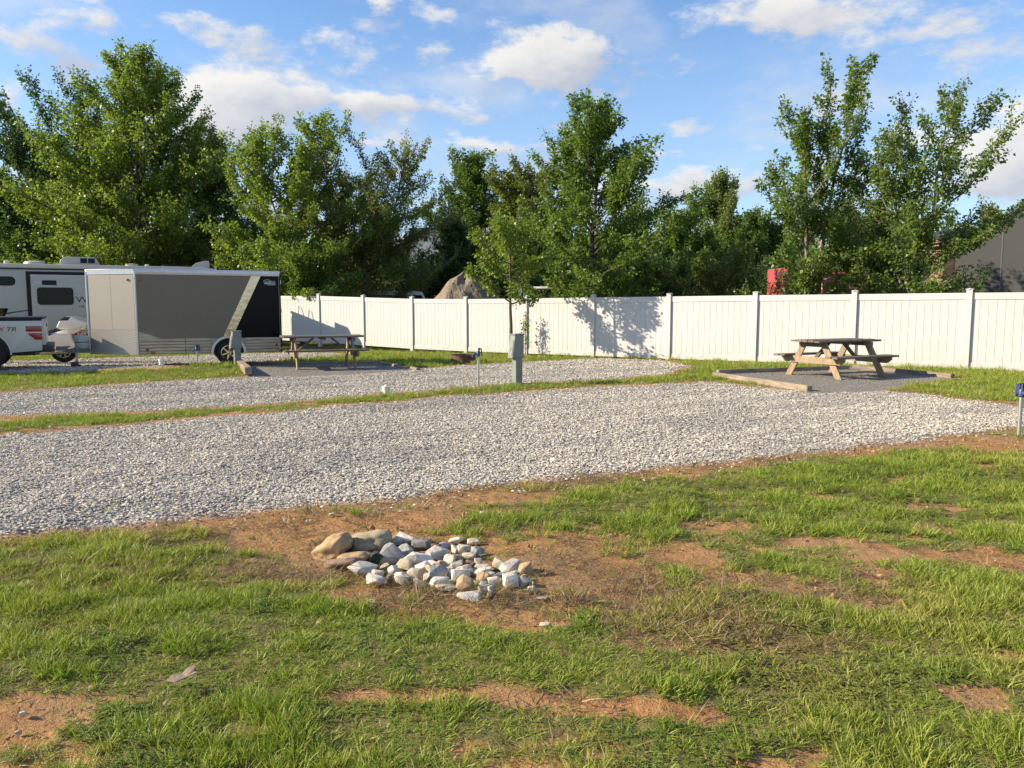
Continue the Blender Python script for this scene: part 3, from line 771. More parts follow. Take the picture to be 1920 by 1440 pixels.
def hydrant(label, x, y, h, rz, s=1.0):
    t = thing('water_hydrant', label, 'water hydrant', (x, y, G(x, y)), R(rz), 'frost free water hydrants')
    MB().tube([(0, 0, -.05), (0, 0, h - .12)], .021 * s, 10).build('standpipe', 'steel', t, True)
    hd = MB(); hd.lathe([(.024, h - .15), (.034, h - .14), (.034, h - .075), (.026, h - .06), (.001, h - .055)], 12)
    hd.tube([(0, 0, h - .105), (-.06, 0, h - .105), (-.092, 0, h - .13), (-.10, 0, h - .165)], [.022, .022, .02, .018], 8)
    hd.build('head', 'blue_paint', t, True)
    ly = MB()
    for sy in (-.024, .024): ly.beam((.02, sy, h - .11), (.01, sy, h - .01), .012, .03)
    ly.tube([(.012, -.03, h - .008), (.012, .03, h - .008)], .013, 8)
    ly.beam((.012, 0, h - .008), (.055, 0, h - .02), .03, .022); ly.beam((.055, 0, h - .015), (.066, 0, h - .15), .028, .018)
    ly.build('lever', 'blue_paint', t)
    MB().tube([(0, 0, h - .08), (0, 0, h - .01)], .007, 6).build('rod', 'steel', t)
x, y = at_g(897, 726); hydrant('blue-headed water hydrant left of the lone grey pedestal', x, y, .70, 8)
x, y = at_g(1910, 818); hydrant('blue-headed water hydrant at the right edge of the picture', x, y, .58, 100)
hydrant('water hydrant in front of the cargo trailer, left of its wheel', -7.28, 17.75, .50, 5)
def sewer(label, x, y, h, r):
    t = thing('sewer_pipe', label, 'sewer pipe', (x, y, G(x, y)), random.uniform(0, 3), 'white sewer hookup pipes')
    MB().lathe([(r, -.05), (r, h - .05), (r + .007, h - .05), (r + .007, h - .012)], 20).build('pipe', 'pvc', t, True)
    m = MB().lathe([(r + .009, h - .02), (r + .009, h), (.001, h + .003)], 20); m.box(-.018, .018, -.018, .018, h + .001, h + .022, .003); m.build('cap', 'pvc', t, True)
x, y = at_g(724, 739); sewer('white capped sewer pipe on the grass strip between the drives', x, y, .13, .058)
sewer('white capped sewer pipe below the cargo trailer side', -8.05, 17.62, .17, .055)
def fire_ring():
    x, y = at_g(869, 680); t = thing('fire_ring', 'rusty steel fire ring on the grass by the fence', 'fire ring', (x, y, G(x, y)))
    MB().lathe([(.325, -.02), (.325, .20), (.34, .205), (.34, .215), (.31, .215), (.315, .20), (.315, -.02)], 40).build('ring', 'rust', t, True)
    m = MB().lathe([(.001, .03), (.16, .045), (.29, .03), (.305, .0)], 24); m.build('ash_bed', 'rust', t)
fire_ring()

# ------------------------------------------------------------------ wheels
def wheel(parent, x, y, z, r, w, spokes=6, rim_mat='silver_trim', name='wheel', out=-1, rim=.62):
    """wheel in the x-z plane, its outer side at y; out = -1 faces the camera"""
    t = MB(); yo, yi = y, y - out * w
    t.lathe([(r * rim, yo + out * -.01), (r * .80, yo + out * .012), (r * .94, yo), (r, yo - out * .03), (r, yi + out * .03), (r * .94, yi), (r * rim, yi)], 36, 'y', (x, 0, z))
    o = t.build(name, 'tyre', parent, True)
    m = MB(); rr = r * rim
    m.lathe([(rr * 1.02, yo + out * .004), (rr * .93, yo + out * .006), (rr * .88, yo - out * .03), (rr * .86, yo - out * w * .8)], 36, 'y', (x, 0, z))
    for k in range(spokes):
        a = 2 * math.pi * k / spokes + .3
        m.beam((x + rr * .12 * math.cos(a), yo - out * .012, z + rr * .12 * math.sin(a)), (x + rr * .93 * math.cos(a), yo - out * .006, z + rr * .93 * math.sin(a)), rr * .24, .02, up=(0, 1, 0), bevel=.004)
    m.lathe([(rr * .22, yo - out * .03), (rr * .22, yo + out * .006), (.001, yo + out * .010)], 16, 'y', (x, 0, z))
    m.build('rim', rim_mat, o, True)
    MB().lathe([(rr * .9, yo - out * .07), (.001, yo - out * .07)], 24, 'y', (x, 0, z)).build('brake_disc', 'black_plastic', o)
    return o
def arc(cx, cz, r, a0, a1, n=14): return [(cx + r * math.cos(a0 + (a1 - a0) * i / n), cz + r * math.sin(a0 + (a1 - a0) * i / n)) for i in range(n + 1)]

# ------------------------------------------------------------------ enclosed cargo trailer
def cargo_trailer():
    ang = math.atan2(1.3, 2.96); x0, y0 = -8.71, 17.9
    t = thing('cargo_trailer', 'two-tone taupe and black enclosed cargo trailer with silver V-nose', 'trailer', (x0, y0, G(x0, y0)), ang)
    L, W, Zb, Zt = 3.23, 1.92, .28, 2.27; nx, nl = -1.05, .34
    # shell: roof and walls as one hollow-looking solid, side panels stand proud of it
    bm = MB()
    out = [(0, 0), (L, 0), (L, W), (0, W), (nx, W / 2 + nl / 2), (nx, W / 2 - nl / 2)]
    tb = bmesh.new(); f = tb.faces.new([tb.verts.new((a, b, Zb)) for a, b in out]); r = bmesh.ops.extrude_face_region(tb, geom=[f])
    for e in r['geom']:
        if isinstance(e, bmesh.types.BMVert): e.co.z = Zt - .01
    bmesh.ops.recalc_face_normals(tb, faces=tb.faces)
    bmesh.ops.bevel(tb, geom=[e for e in tb.edges if min(v.co.z for v in e.verts) > 2], offset=.05, segments=3, affect='EDGES')
    bm._add(tb); bm.build('body', 'nose_skin', t)
    d = .004
    # side panels
    z1, z2 = .66, Zt - .13
    def panel(name, pts, mat, y=-d, th=.006, par=t): return MB().prism(pts, y - th, y + .002).build(name, mat, par)
    panel('side_panel', [(.13, z1), (.55, z1 - .02), (1.86, z1 - .02), (2.56, z2), (.035, z2), (.035, z1 + .14)], 'taupe')
    panel('chevron_stripe', [(1.86, z1 - .02), (2.07, z1 - .02), (2.78, z2), (2.56, z2)], 'chrome', -d - .001)
    panel('rear_side_panel', [(2.07, z1 - .02), (L - .03, z1 - .02), (L - .03, z2), (2.78, z2)], 'black_gloss')
    for k in range(5):
        za = Zb + .01 + k * .073
        for xa, xb in ((.035, 1.02), (1.025, 1.60), (2.36, L - .03)):
            MB().box(xa, xb, -.012, .0, za, za + .069, .008).build('siding_strip', 'siding', t)
    panel('corner_gusset', [(.035, z1 - .015), (.5, z1 - .015), (.16, z1 + .13), (.035, z1 + .15)], 'siding', -.005)
    # top rails and corner posts
    m = MB(); m.box(.0, L + .005, -.016, .02, Zt - .13, Zt + .005, .012, 2); m.build('top_rail', 'silver_trim', t, True)
    fz = [((0, 0), (nx, W / 2 - nl / 2)), ((0, W), (nx, W / 2 + nl / 2)), ((nx, W / 2 - nl / 2), (nx, W / 2 + nl / 2))]
    for a, b in fz:
        MB().beam((a[0], a[1], Zt - .065), (b[0], b[1], Zt - .065), .03, .14, bevel=.012).build('nose_rail', 'silver_trim', t, True)
    for a in ((0, 0), (nx, W / 2 - nl / 2), (nx, W / 2 + nl / 2), (L, 0), (L, W)):
        MB().tube([(a[0], a[1], Zb), (a[0], a[1], Zt - .06)], .026 if a[0] <= 0 else .018, 10).build('corner_post', 'silver_trim' if a[0] <= 0 else 'dark_trim', t, True)
    # nose: two skins per side with a seam, diamond plate stone guard below
    ax, ay, bx, by = 0, 0, nx, W / 2 - nl / 2
    ln = math.hypot(bx - ax, by - ay); ux, uy = (bx - ax) / ln, (by - ay) / ln; nxn, nyn = -uy, ux
    if nyn > 0: nxn, nyn = -nxn, -nyn
    def nose_panel(name, s0, s1, za, zb, mat, off):
        p = [(ax + ux * s + nxn * off, ay + uy * s + nyn * off) for s in (s0, s1)]
        m = MB(); m.beam((p[0][0], p[0][1], (za + zb) / 2), (p[1][0], p[1][1], (za + zb) / 2), .006, zb - za, bevel=.0015)
        return m.build(name, mat, t)
    nose_panel('nose_panel', .035, ln * .50 - .002, .86, Zt - .135, 'nose_skin', .006)
    nose_panel('nose_panel', ln * .50 + .002, ln - .035, .86, Zt - .135, 'nose_skin', .006)
    nose_panel('stone_guard', .03, ln - .03, Zb, .855, 'diamond_plate', .008)
    MB().box(nx - .008, nx, W / 2 - nl / 2 + .03, W / 2 + nl / 2 - .03, .86, Zt - .135, .002).build('nose_panel', 'nose_skin', t)
    # fender and wheels
    cx, r = 1.98, .30
    MB().prism(arc(cx, .30, .40, -.1, math.pi + .1) + arc(cx, .30, .345, math.pi + .1, -.1), -.16, .0).build('fender', 'silver_trim', t, True)
    MB().prism(arc(cx, .30, .35, -.05, math.pi + .05), -.011, -.004).build('wheel_well', 'black_plastic', t)
    wheel(t, cx, -.135, .29, .29, .17, 6, 'chrome')
    wheel(t, cx, W + .135, .29, .29, .17, 6, 'chrome', out=1)
    MB().tube([(cx, 0, .29), (cx, W, .29)], .035, 8).build('axle', 'black_plastic', t)
    # lights
    def lamp(x, y, z, mat, rr=.03):
        MB().lathe([(rr, y + .01), (rr, y - .015), (rr * .6, y - .024), (.001, y - .026)], 14, 'y', (x, 0, z)).build('marker_light', mat, t, True)
    lamp(.12, -.01, 2.02, 'orange_lens'); lamp(.20, -.012, .40, 'red_lens', .034); lamp(L - .12, -.012, .46, 'red_lens', .034)
    nl_ = MB().lathe([(.028, 0), (.028, .016), (.001, .024)], 14); o = nl_.build('marker_light', 'orange_lens', t, True)
    o.location = (ux * .18 + nxn * .012, uy * .18 + nyn * .012, 2.02); o.rotation_euler = Vector((nxn, nyn, 0)).to_track_quat('Z', 'Y').to_euler()
    MB().box(.28, .36, -.07, .0, .30, .345, .006).build('step_light', 'orange_lens', t)
    # maker's oval and lettering on the black panel
    m = MB(); n = 28
    cxx, czz, ra, rb = 2.935, 2.015, .078, .038
    for k in range(n):
        a0, a1 = 2 * math.pi * k / n, 2 * math.pi * (k + 1) / n
        q = [(cxx + (ra + dd) * math.cos(a), -.0125, czz + (rb + dd * .8) * math.sin(a)) for a, dd in ((a0, 0), (a1, 0), (a1, .009), (a0, .009))]
        m.face(q)
    m.box(2.86, 3.13, -.0125, -.0115, 1.952, 1.966); m.box(2.93, 3.12, -.0125, -.0115, 1.928, 1.936)
    m.build('maker_logo', 'decal_white', t)
    letters('maker_lettering', 'LEGEND', .062, 'decal_white', t, (2.885, -.0125, 1.985), (R(90), 0, 0), .0005, 0, 1.02)
    # draw tongue, jack, coupler, gas bottle
    tg = MB(); tip = (nx - .52, W / 2, .36)
    tg.beam((.25, .35, .36), tip, .05, .09); tg.beam((.25, W - .35, .36), tip, .05, .09)
    tg.build('tongue', 'pedestal_grey', t)
    MB().box(nx - .72, nx - .48, W / 2 - .06, W / 2 + .06, .37, .47, .02).build('coupler', 'pedestal_grey', t)
    MB().tube([(nx - .30, W / 2 - .02, .10), (nx - .30, W / 2 - .02, .72)], .03, 10).build('jack', 'steel', t, True)
    MB().lathe([(.09, 0), (.09, .02), (.03, .05), (.03, .12)], 14, 'z', (nx - .30, W / 2 - .02, -.01)).build('jack_foot', 'black_plastic', t)
    MB().box(nx - .42, nx - .28, W / 2 - .2, W / 2 - .02, -.02, .10, .01).build('wheel_chock', 'black_plastic', t)
    gb = MB().lathe([(.09, .42), (.13, .435), (.152, .49), (.152, .66), (.13, .72), (.07, .745), (.03, .75)], 24, 'z', (nx - .14, W / 2 - .36, 0)); g = gb.build('gas_bottle', 'gas_grey', t, True)
    m = MB()
    for a in (-1, 1): m.box(nx - .14 + a * .07 - .01, nx - .14 + a * .07 + .01, W / 2 - .45, W / 2 - .27, .73, .84, .004)
    m.box(nx - .21, nx - .07, W / 2 - .455, W / 2 - .445, .81, .84, .002); m.build('collar', 'gas_grey', g)
    MB().lathe([(.156, .57), (.156, .59)], 24, 'z', (nx - .14, W / 2 - .36, 0)).build('strap', 'black_plastic', g)
    # rear door seam and hinges
    MB().box(L + .001, L + .012, .06, W - .06, Zb + .03, Zt - .12, .004).build('rear_door', 'black_gloss', t)
    for z in (.55, 1.25, 1.95): MB().box(L - .0, L + .03, -.012, .03, z, z + .1, .004).build('door_hinge', 'silver_trim', t)
def diamond_plate():
    m = bpy.data.materials.new('diamond_plate'); m.use_nodes = True; t = NT(m.node_tree); b = t.n['Principled BSDF']
    tc = t.new('ShaderNodeTexCoord'); ch = t.new('ShaderNodeTexChecker'); t.put(ch.inputs[0], tc.outputs['Object']); ch.inputs['Scale'].default_value = 36
    t.put(b.inputs['Base Color'], t.mix(ch.outputs[1], (.36, .34, .31, 1), (.46, .44, .40, 1))); b.inputs['Metallic'].default_value = .6; b.inputs['Roughness'].default_value = .38
    bn = t.new('ShaderNodeBump'); bn.inputs['Strength'].default_value = .3; t.put(bn.inputs['Height'], ch.outputs[1]); t.put(b.inputs['Normal'], bn.outputs[0])
    M['diamond_plate'] = m
diamond_plate(); cargo_trailer()

# ------------------------------------------------------------------ pickup truck
def pickup():
    x0, y0 = -10.42, 17.15
    t = thing('pickup_truck', 'white pickup truck with black bed cover, cut by the left edge', 'pickup truck', (x0, y0, G(x0, y0) - .02), R(29))
    W = 1.98; wc, wr, wz = -1.12, .385, .385
    # bed side with wheel arch
    a = arc(wc, wz, .475, 0, math.pi)
    bed = [(-.05, .44), (wc + .475, .40)] + a[1:-1] + [(wc - .475, .40), (-2.0, .40), (-2.0, 1.14), (-.02, 1.14)]
    for nm, ya, yb in (('bed_side', 0, .09), ('bed_side', W - .09, W)):
        MB().prism(bed, ya, yb, .014, 2).build(nm, 'white_paint', t, True)
    MB().box(-2.0, -.04, .09, W - .09, .45, .60).build('bed_floor', 'black_plastic', t)
    m = MB().box(-.07, .015, .06, W - .06, .52, 1.135, .02, 2); tg = m.build('tailgate', 'white_paint', t, True)
    MB().box(.012, .03, W / 2 - .12, W / 2 + .12, .95, 1.03, .006).build('tailgate_handle', 'black_plastic', tg)
    MB().box(-2.02, .0, .02, W - .02, 1.142, 1.185, .016, 2).build('bed_cover', 'black_plastic', t, True)
    MB().box(-2.0, -.03, -.008, .03, 1.10, 1.15, .008).build('bed_rail', 'dark_trim', t)
    # wheel arch lips
    MB().prism(arc(wc, wz, .50, -.05, math.pi + .05) + arc(wc, wz, .468, math.pi + .05, -.05), -.018, .01).build('arch_flare', 'white_paint', t, True)
    # rear lamps
    for ya, yb, s in ((-.012, .10, 1), (W - .10, W + .012, 1)):
        o = MB().prism([(-.03, .66), (-.17, .66), (-.33, .78), (-.37, .94), (-.36, 1.0), (-.03, 1.0)], ya, yb, .012, 2).build('tail_light', 'clear_lens', t, True)
        MB().prism([(-.035, .86), (-.34, .86), (-.345, .985), (-.035, .985)], ya - .006, yb + .006, .006).build('brake_lens', 'red_lens', o, True)
        MB().prism([(-.035, .68), (-.16, .68), (-.29, .79), (-.31, .83), (-.035, .83)], ya - .006, yb + .006, .006).build('lower_lens', 'red_lens', o, True)
    MB().box(-.12, .14, .02, W - .02, .40, .56, .03, 2).build('rear_bumper', 'black_plastic', t, True)
    MB().box(-.25, .16, W / 2 - .04, W / 2 + .04, .36, .43, .006).build('hitch', 'iron', t)
    letters('badge_letter', 'X', .13, 'decal_red', t, (-.86, -.004, .875), (R(90), 0, 0), .002, .25, 1.15)
    letters('badge_lettering', 'TR', .13, 'decal_dark', t, (-.715, -.004, .875), (R(90), 0, 0), .002, .25, 1.25)
    # cab and front, out of the picture to the left
    cab = [(-2.03, .40), (-2.75, .36), (-3.65, .36), (-3.7, .42)] + [(-4.55 - .475 * math.cos(q) * -1, wz + .475 * math.sin(q)) for q in [0 + math.pi * i / 12 for i in range(1, 12)]] + [(-5.05, .42), (-5.65, .42), (-5.68, .95), (-5.5, 1.12), (-4.1, 1.2), (-3.35, 1.85), (-3.1, 1.91), (-2.4, 1.89), (-2.1, 1.2), (-2.03, 1.14)]
    cab = [(-2.03, .40), (-3.98, .40)] + arc(-4.5, wz, .475, 0, math.pi)[1:-1] + [(-5.0, .42), (-5.65, .42), (-5.68, .95), (-5.5, 1.12), (-4.1, 1.2), (-3.35, 1.83), (-3.1, 1.89), (-2.4, 1.87), (-2.1, 1.25), (-2.03, 1.14)]
    MB().prism(cab, .0, W, .03, 2).build('cab', 'white_paint', t, True)
    for ya, yb in ((-.008, .01), (W - .01, W + .008)):
        MB().prism([(-2.28, 1.24), (-2.50, 1.78), (-3.05, 1.80), (-3.05, 1.24)], ya, yb).build('side_window', 'glass_dark', t)
        MB().prism([(-3.12, 1.24), (-3.12, 1.80), (-3.35, 1.75), (-3.95, 1.24)], ya, yb).build('side_window', 'glass_dark', t)
    for x in (wc, -4.5):
        wheel(t, x, -.005, wz, wr, .25, 6, 'silver_trim'); wheel(t, x, W + .005, wz, wr, .25, 6, 'silver_trim', out=1)
        MB().box(x - .42, x + .42, .10, W - .10, .36, .80).build('wheel_housing', 'black_plastic', t)
    MB().box(-5.4, -.2, .35, W - .35, .32, .44).build('chassis', 'black_plastic', t)
pickup()

# ------------------------------------------------------------------ touring motorcycle
def motorcycle():
    X, Y = -11.55, 20.35
    t = thing('motorcycle', 'white touring motorcycle with red tail light between truck and cargo trailer', 'motorcycle', (X, Y, G(X, Y) + .02), R(14))
    # local: rear to the right (+x), front to -x, y across
    def shell(name, pts, y0, y1, mat, bev=.035, par=t): return MB().prism(pts, y0, y1, bev, 3).build(name, mat, par, True)
    for y0, y1 in ((-.43, -.20), (.20, .43)):
        o = shell('saddlebag', [(-.66, .64), (-.60, .36), (-.38, .28), (-.05, .33), (.12, .45), (.02, .58), (-.02, .78), (-.30, .80)], y0, y1, 'cream_paint')
        MB().prism([(-.40, .335), (-.20, .345), (.02, .43), (-.06, .45), (-.24, .42)], y0 - .01, y1 + .01, .005).build('saddlebag_reflector', 'red_lens', o, True)
    shell('tail_cowl', [(-.60, .74), (-.20, .80), (.02, .74), (.22, .86), (.30, 1.0), (.16, 1.02), (-.05, .90), (-.30, .82)], -.24, .24, 'cream_paint')
    tr = shell('trunk', [(-.36, .92), (-.28, .88), (-.06, .86), (.20, .90), (.30, 1.0), (.20, 1.10), (-.02, 1.20), (-.12, 1.20), (-.26, 1.12)], -.29, .29, 'cream_paint')
    MB().prism([(-.30, 1.10), (-.14, 1.195), (.0, 1.195), (-.06, 1.10)], -.295, .295, .01).build('backrest_pad', 'black_plastic', tr, True)
    MB().tube([(.02, -.2, 1.20), (.28, -.22, 1.14), (.36, -.12, 1.10), (.36, .12, 1.10), (.28, .22, 1.14), (.02, .2, 1.20)], .012, 8).build('luggage_rail', 'chrome', tr, True)
    MB().tube([(.06, 0, 1.19), (.34, 0, 1.12)], .010, 8).build('luggage_rail', 'chrome', tr, True)
    shell('tail_light', [(.03, .70), (.10, .68), (.22, .78), (.20, .86), (.08, .84)], -.20, .20, 'red_lens', .012)
    shell('seat', [(-1.15, .74), (-1.05, .70), (-.45, .72), (-.28, .82), (-.42, .90), (-.62, .80), (-.95, .82), (-1.12, .86)], -.19, .19, 'black_plastic')
    shell('tank', [(-1.75, .80), (-1.68, .66), (-1.10, .62), (-1.02, .76), (-1.15, .88), (-1.5, .98)], -.20, .20, 'cream_paint')
    shell('front_fairing', [(-2.02, .62), (-1.85, .40), (-1.5, .40), (-1.55, .85), (-1.62, 1.08), (-1.82, 1.10), (-1.98, .92)], -.34, .34, 'cream_paint')
    shell('windscreen', [(-1.80, 1.09), (-1.62, 1.42), (-1.60, 1.42), (-1.76, 1.07)], -.26, .26, 'glass_dark', .004)
    shell('engine', [(-1.55, .58), (-1.45, .24), (-.75, .22), (-.65, .55), (-.9, .66)], -.27, .27, 'black_plastic')
    wheel(t, -.28, -.065, .31, .31, .13, 8, 'steel', 'rear_wheel'); wheel(t, -1.92, -.065, .31, .31, .13, 8, 'steel', 'front_wheel')
    for s in (-1, 1):
        MB().tube([(-1.92, s * .09, .31), (-1.72, s * .09, 1.0)], .025, 8).build('fork', 'steel', t, True)
        MB().tube([(-1.1, s * .22, .26), (-.1, s * .24, .27)], .045, 10).build('exhaust', 'chrome', t, True)
    MB().tube([(-1.45, -.4, 1.02), (-1.58, -.2, 1.06), (-1.58, .2, 1.06), (-1.45, .4, 1.02)], .015, 8).build('handlebar', 'black_plastic', t, True)
    MB().box(-.9, -.2, -.05, .05, .30, .62).build('frame', 'black_plastic', t)
motorcycle()

# ------------------------------------------------------------------ travel trailer
def travel_trailer():
    x0, y0 = -10.85, 28.75
    t = thing('travel_trailer', 'white travel trailer with dark slide-out trim behind the cargo trailer', 'travel trailer', (x0, y0, G(x0, y0)), R(25.5))
    L, W, Zb, Zt = 9.2, 2.5, .60, 3.02
    prof = [(0, Zb), (0, Zt - .38), (-.06, Zt - .2), (-.22, Zt - .06), (-.5, Zt), (-7.6, Zt), (-8.3, Zt - .12), (-8.9, Zt - .6), (-L, Zt - 1.3), (-L, Zb + .3), (-L + .3, Zb)]
    MB().prism(prof, 0, W, .03, 2).build('body', 'rv_white', t, True)
    MB().prism([(.0, Zt - .14), (-.1, Zt + .0), (-.5, Zt + .075), (-7.7, Zt + .075), (-8.3, Zt - .02), (-8.3, Zt - .12), (-7.6, Zt - .065), (-.5, Zt - .065)], -.035, W + .035, .02, 2).build('roof', 'rv_roof', t, True)
    MB().box(-7.6, -.3, -.042, -.004, Zt - .115, Zt - .08, .004).build('gutter', 'dark_trim', t)
    # slide-out room with dark surround
    s0, s1, sz0, sz1 = -5.95, -3.1, .72, 2.72
    MB().box(s0 - .16, s1 + .16, -.03, .0, sz0 - .12, sz1 + .12, .006).build('slide_surround', 'dark_trim', t)
    so = MB().box(s0, s1, -.34, -.031, sz0, sz1, .02, 2).build('slide_out', 'rv_white', t, True)
    def window(xa, xb, za, zb, y, par, rr=.10):
        pts = []
        for cx, cz, a in ((xb - rr, zb - rr, 0), (xa + rr, zb - rr, 90), (xa + rr, za + rr, 180), (xb - rr, za + rr, 270)):
            pts += [(cx + rr * math.cos(R(a + k * 18)), cz + rr * math.sin(R(a + k * 18))) for k in range(6)]
        o = MB().prism(pts, y - .018, y + .004).build('window', 'dark_trim', par)
        cx, cz = (xa + xb) / 2, (za + zb) / 2; k1, k2 = 1 - .05 / (xb - xa), 1 - .05 / (zb - za)
        MB().prism([(cx + (p[0] - cx) * k1, cz + (p[1] - cz) * k2) for p in pts], y - .022, y - .012).build('pane', 'glass_dark', o)
        return o
    window(-5.78, -4.72, 1.72, 2.30, -.34, t); window(-7.75, -6.42, 2.36, 2.66, 0, t, .14)
    window(-2.2, -1.2, 1.6, 2.3, 0, t)
    MB().box(-5.62, -5.20, -.352, -.336, 2.38, 2.54, .004).build('vent', 'dark_trim', t)
    letters('brand_letter', 'W', .30, 'decal_dark', t, (-4.66, -.343, 1.80), (R(90), 0, 0), .002, 0, 1.25)
    letters('model_letters', 'HE', .13, 'decal_dark', t, (-4.56, -.343, 1.62), (R(90), 0, 0), .002, 0, 1.0)
    # swooping body stripes
    MB().prism([(-9.0, 1.02), (-8.0, 1.16), (-6.12, 1.52), (-6.12, 1.55), (-8.0, 1.26), (-9.0, 1.20)], -.004, .002).build('body_stripe', 'decal_dark', t)
    MB().prism([(-9.0, 1.72), (-7.9, 1.84), (-7.66, 1.90), (-7.9, 1.885), (-9.0, 1.80)], -.004, .002).build('body_stripe', 'decal_dark', t)
    MB().box(-8.8, -.1, .04, W - .04, .38, .60).build('chassis', 'dark_trim', t)
    # roof furniture
    ac = MB().prism([(-5.15, Zt + .08), (-5.10, Zt + .26), (-4.92, Zt + .36), (-4.05, Zt + .36), (-3.92, Zt + .12), (-3.94, Zt + .08)], .35, 1.15, .03, 2).build('air_conditioner', 'rv_white', t, True)
    for k in range(2): MB().box(-4.50 + k * .24, -4.29 + k * .24, .342, .356, Zt + .15, Zt + .32, .003).build('grille', 'dark_trim', ac)
    MB().prism([(-.95, Zt + .08), (-.75, Zt + .24), (-.45, Zt + .33), (-.30, Zt + .33), (-.28, Zt + .08)], .4, .9, .02, 2).build('roof_vent', 'rv_white', t, True)
    for x, w, h in ((-8.0, .16, .13), (-6.7, .16, .13), (-2.9, .4, .1), (-2.4, .14, .09)):
        MB().lathe([(w * .5, Zt + .06), (w * .5, Zt + .05 + h), (w * .62, Zt + .06 + h), (.001, Zt + .08 + h)], 12, 'z', (x, .5, 0)).build('roof_vent', 'rv_roof', t, True)
    MB().lathe([(.34, Zt + .07), (.30, Zt + .16), (.15, Zt + .20), (.001, Zt + .21)], 20, 'z', (-5.9, .55, 0)).build('antenna_dome', 'rv_white', t, True)
    MB().box(-1.9, -.95, .35, 1.0, Zt + .12, Zt + .155, .004).build('solar_panel', 'dark_trim', t)
    # ladder on the rear wall
    ld = MB()
    for yy in (1.75, 2.15): ld.tube([(.10, yy, .95), (.10, yy, Zt - .1), (.02, yy, Zt + .22), (-.25, yy, Zt + .34), (-.55, yy, Zt + .1)], .016, 6)
    for k in range(7): ld.tube([(.10, 1.75, 1.05 + k * .28), (.10, 2.15, 1.05 + k * .28)], .012, 6)
    ld.build('ladder', 'steel', t, True)
    for x in (-4.3, -5.2): wheel(t, x, .03, .34, .34, .2, 6, 'silver_trim'); wheel(t, x, W - .03, .34, .34, .2, 6, 'silver_trim', out=1)
travel_trailer()
# ------------------------------------------------------------------ rocks at the drain outlet
ROCKS = [ # photo x, y of the centre, width, height in photo pixels, kind
 (622,1017,62,46,'ochre'),(687,1008,74,38,'olive'),(660,1035,58,26,'ochre'),(638,1046,56,20,'brown_o'),
 (675,1056,54,28,'grey'),(731,1028,50,44,'blue'),(762,1003,38,22,'pale'),(791,1010,36,30,'slate'),(758,1022,28,26,'grey'),(741,1008,26,16,'grey'),
 (782,1037,58,24,'pale'),(757,1049,36,20,'cream'),(793,1054,32,26,'pale'),(805,1060,14,26,'tan'),(819,1070,44,32,'blue'),(737,1060,24,22,'grey'),
 (708,1065,22,18,'cream'),(701,1083,38,22,'pale'),(730,1076,15,16,'slate'),(749,1071,24,15,'grey'),(752,1082,30,18,'grey'),(779,1068,30,18,'cream'),
 (788,1087,30,20,'grey'),(825,1091,38,20,'pale'),(838,1103,44,12,'cream'),
 (818,1027,44,24,'grey'),(831,1014,24,14,'blue'),(854,1007,26,14,'pale'),(850,1020,24,18,'grey'),(872,1020,28,20,'grey'),(888,1011,24,13,'cream'),
 (895,1026,26,18,'blue'),(843,1036,24,22,'grey'),(859,1036,18,13,'tan'),(877,1034,28,15,'cream'),(881,1043,18,11,'brown'),(896,1042,15,18,'grey'),
 (828,1047,24,17,'tan'),(856,1046,26,18,'grey'),(839,1058,26,20,'cream'),(860,1053,12,12,'pale'),(873,1055,20,22,'grey'),(859,1071,40,30,'pale'),
 (885,1065,18,22,'grey'),(905,1053,38,18,'grey'),(907,1062,32,18,'pale'),(906,1077,28,24,'tan'),(862,1081,24,15,'tan'),(873,1096,38,30,'tan'),
 (939,1046,30,28,'cream'),(961,1056,46,26,'grey'),(988,1062,28,28,'tan'),(934,1071,32,13,'slate'),(964,1070,30,13,'grey'),(983,1078,16,13,'tan'),
 (927,1085,30,22,'grey'),(907,1092,17,12,'blue'),(958,1088,36,30,'pale'),(983,1091,26,18,'blue'),(905,1103,26,22,'grey'),(921,1106,12,18,'pale'),
 (997,1093,11,11,'tan'),(997,1106,19,17,'cream'),(881,1120,50,15,'pale'),(917,1119,20,13,'brown'),(1016,1125,24,9,'cream'),
 (770,1050,16,12,'grey'),(845,1068,16,14,'blue'),(800,1075,18,14,'grey'),(808,1044,18,13,'grey'),(866,1062,14,12,'grey'),(920,1068,16,12,'grey'),(945,1064,18,14,'cream'),(893,1088,14,11,'cream'),(768,1078,16,13,'cream'),(845,1086,18,12,'cream'),(720,1049,18,12,'cream')]
LOOSE = [(1022,1180,24,9,'cream','flat pale stone half buried in the clay below the rock pile'),(45,1338,20,10,'cream','small pale stone on the bare clay at the lower left'),
         (34,1370,16,9,'cream','lower of two pale stones on bare clay at lower left'),(695,1132,16,8,'pale','small pale stone in the grass left below the rock pile'),(700,1141,12,6,'cream','tiny tan stone under the left end of the rock pile'),
         (905,968,14,8,'pale','lone pale pebble on the clay above the rock pile')]
NUM = ['first', 'second', 'third', 'fourth', 'fifth', 'sixth', 'seventh', 'eighth', 'ninth', 'tenth', 'eleventh', 'twelfth', 'thirteenth', 'fourteenth', 'fifteenth', 'sixteenth', 'seventeenth', 'eighteenth', 'nineteenth', 'twentieth']
CW = {'grey': 'grey', 'pale': 'pale grey', 'blue': 'blue-grey', 'slate': 'dark slate', 'tan': 'tan', 'cream': 'cream', 'brown': 'brown', 'ochre': 'ochre', 'olive': 'olive tan', 'brown_o': 'brown'}
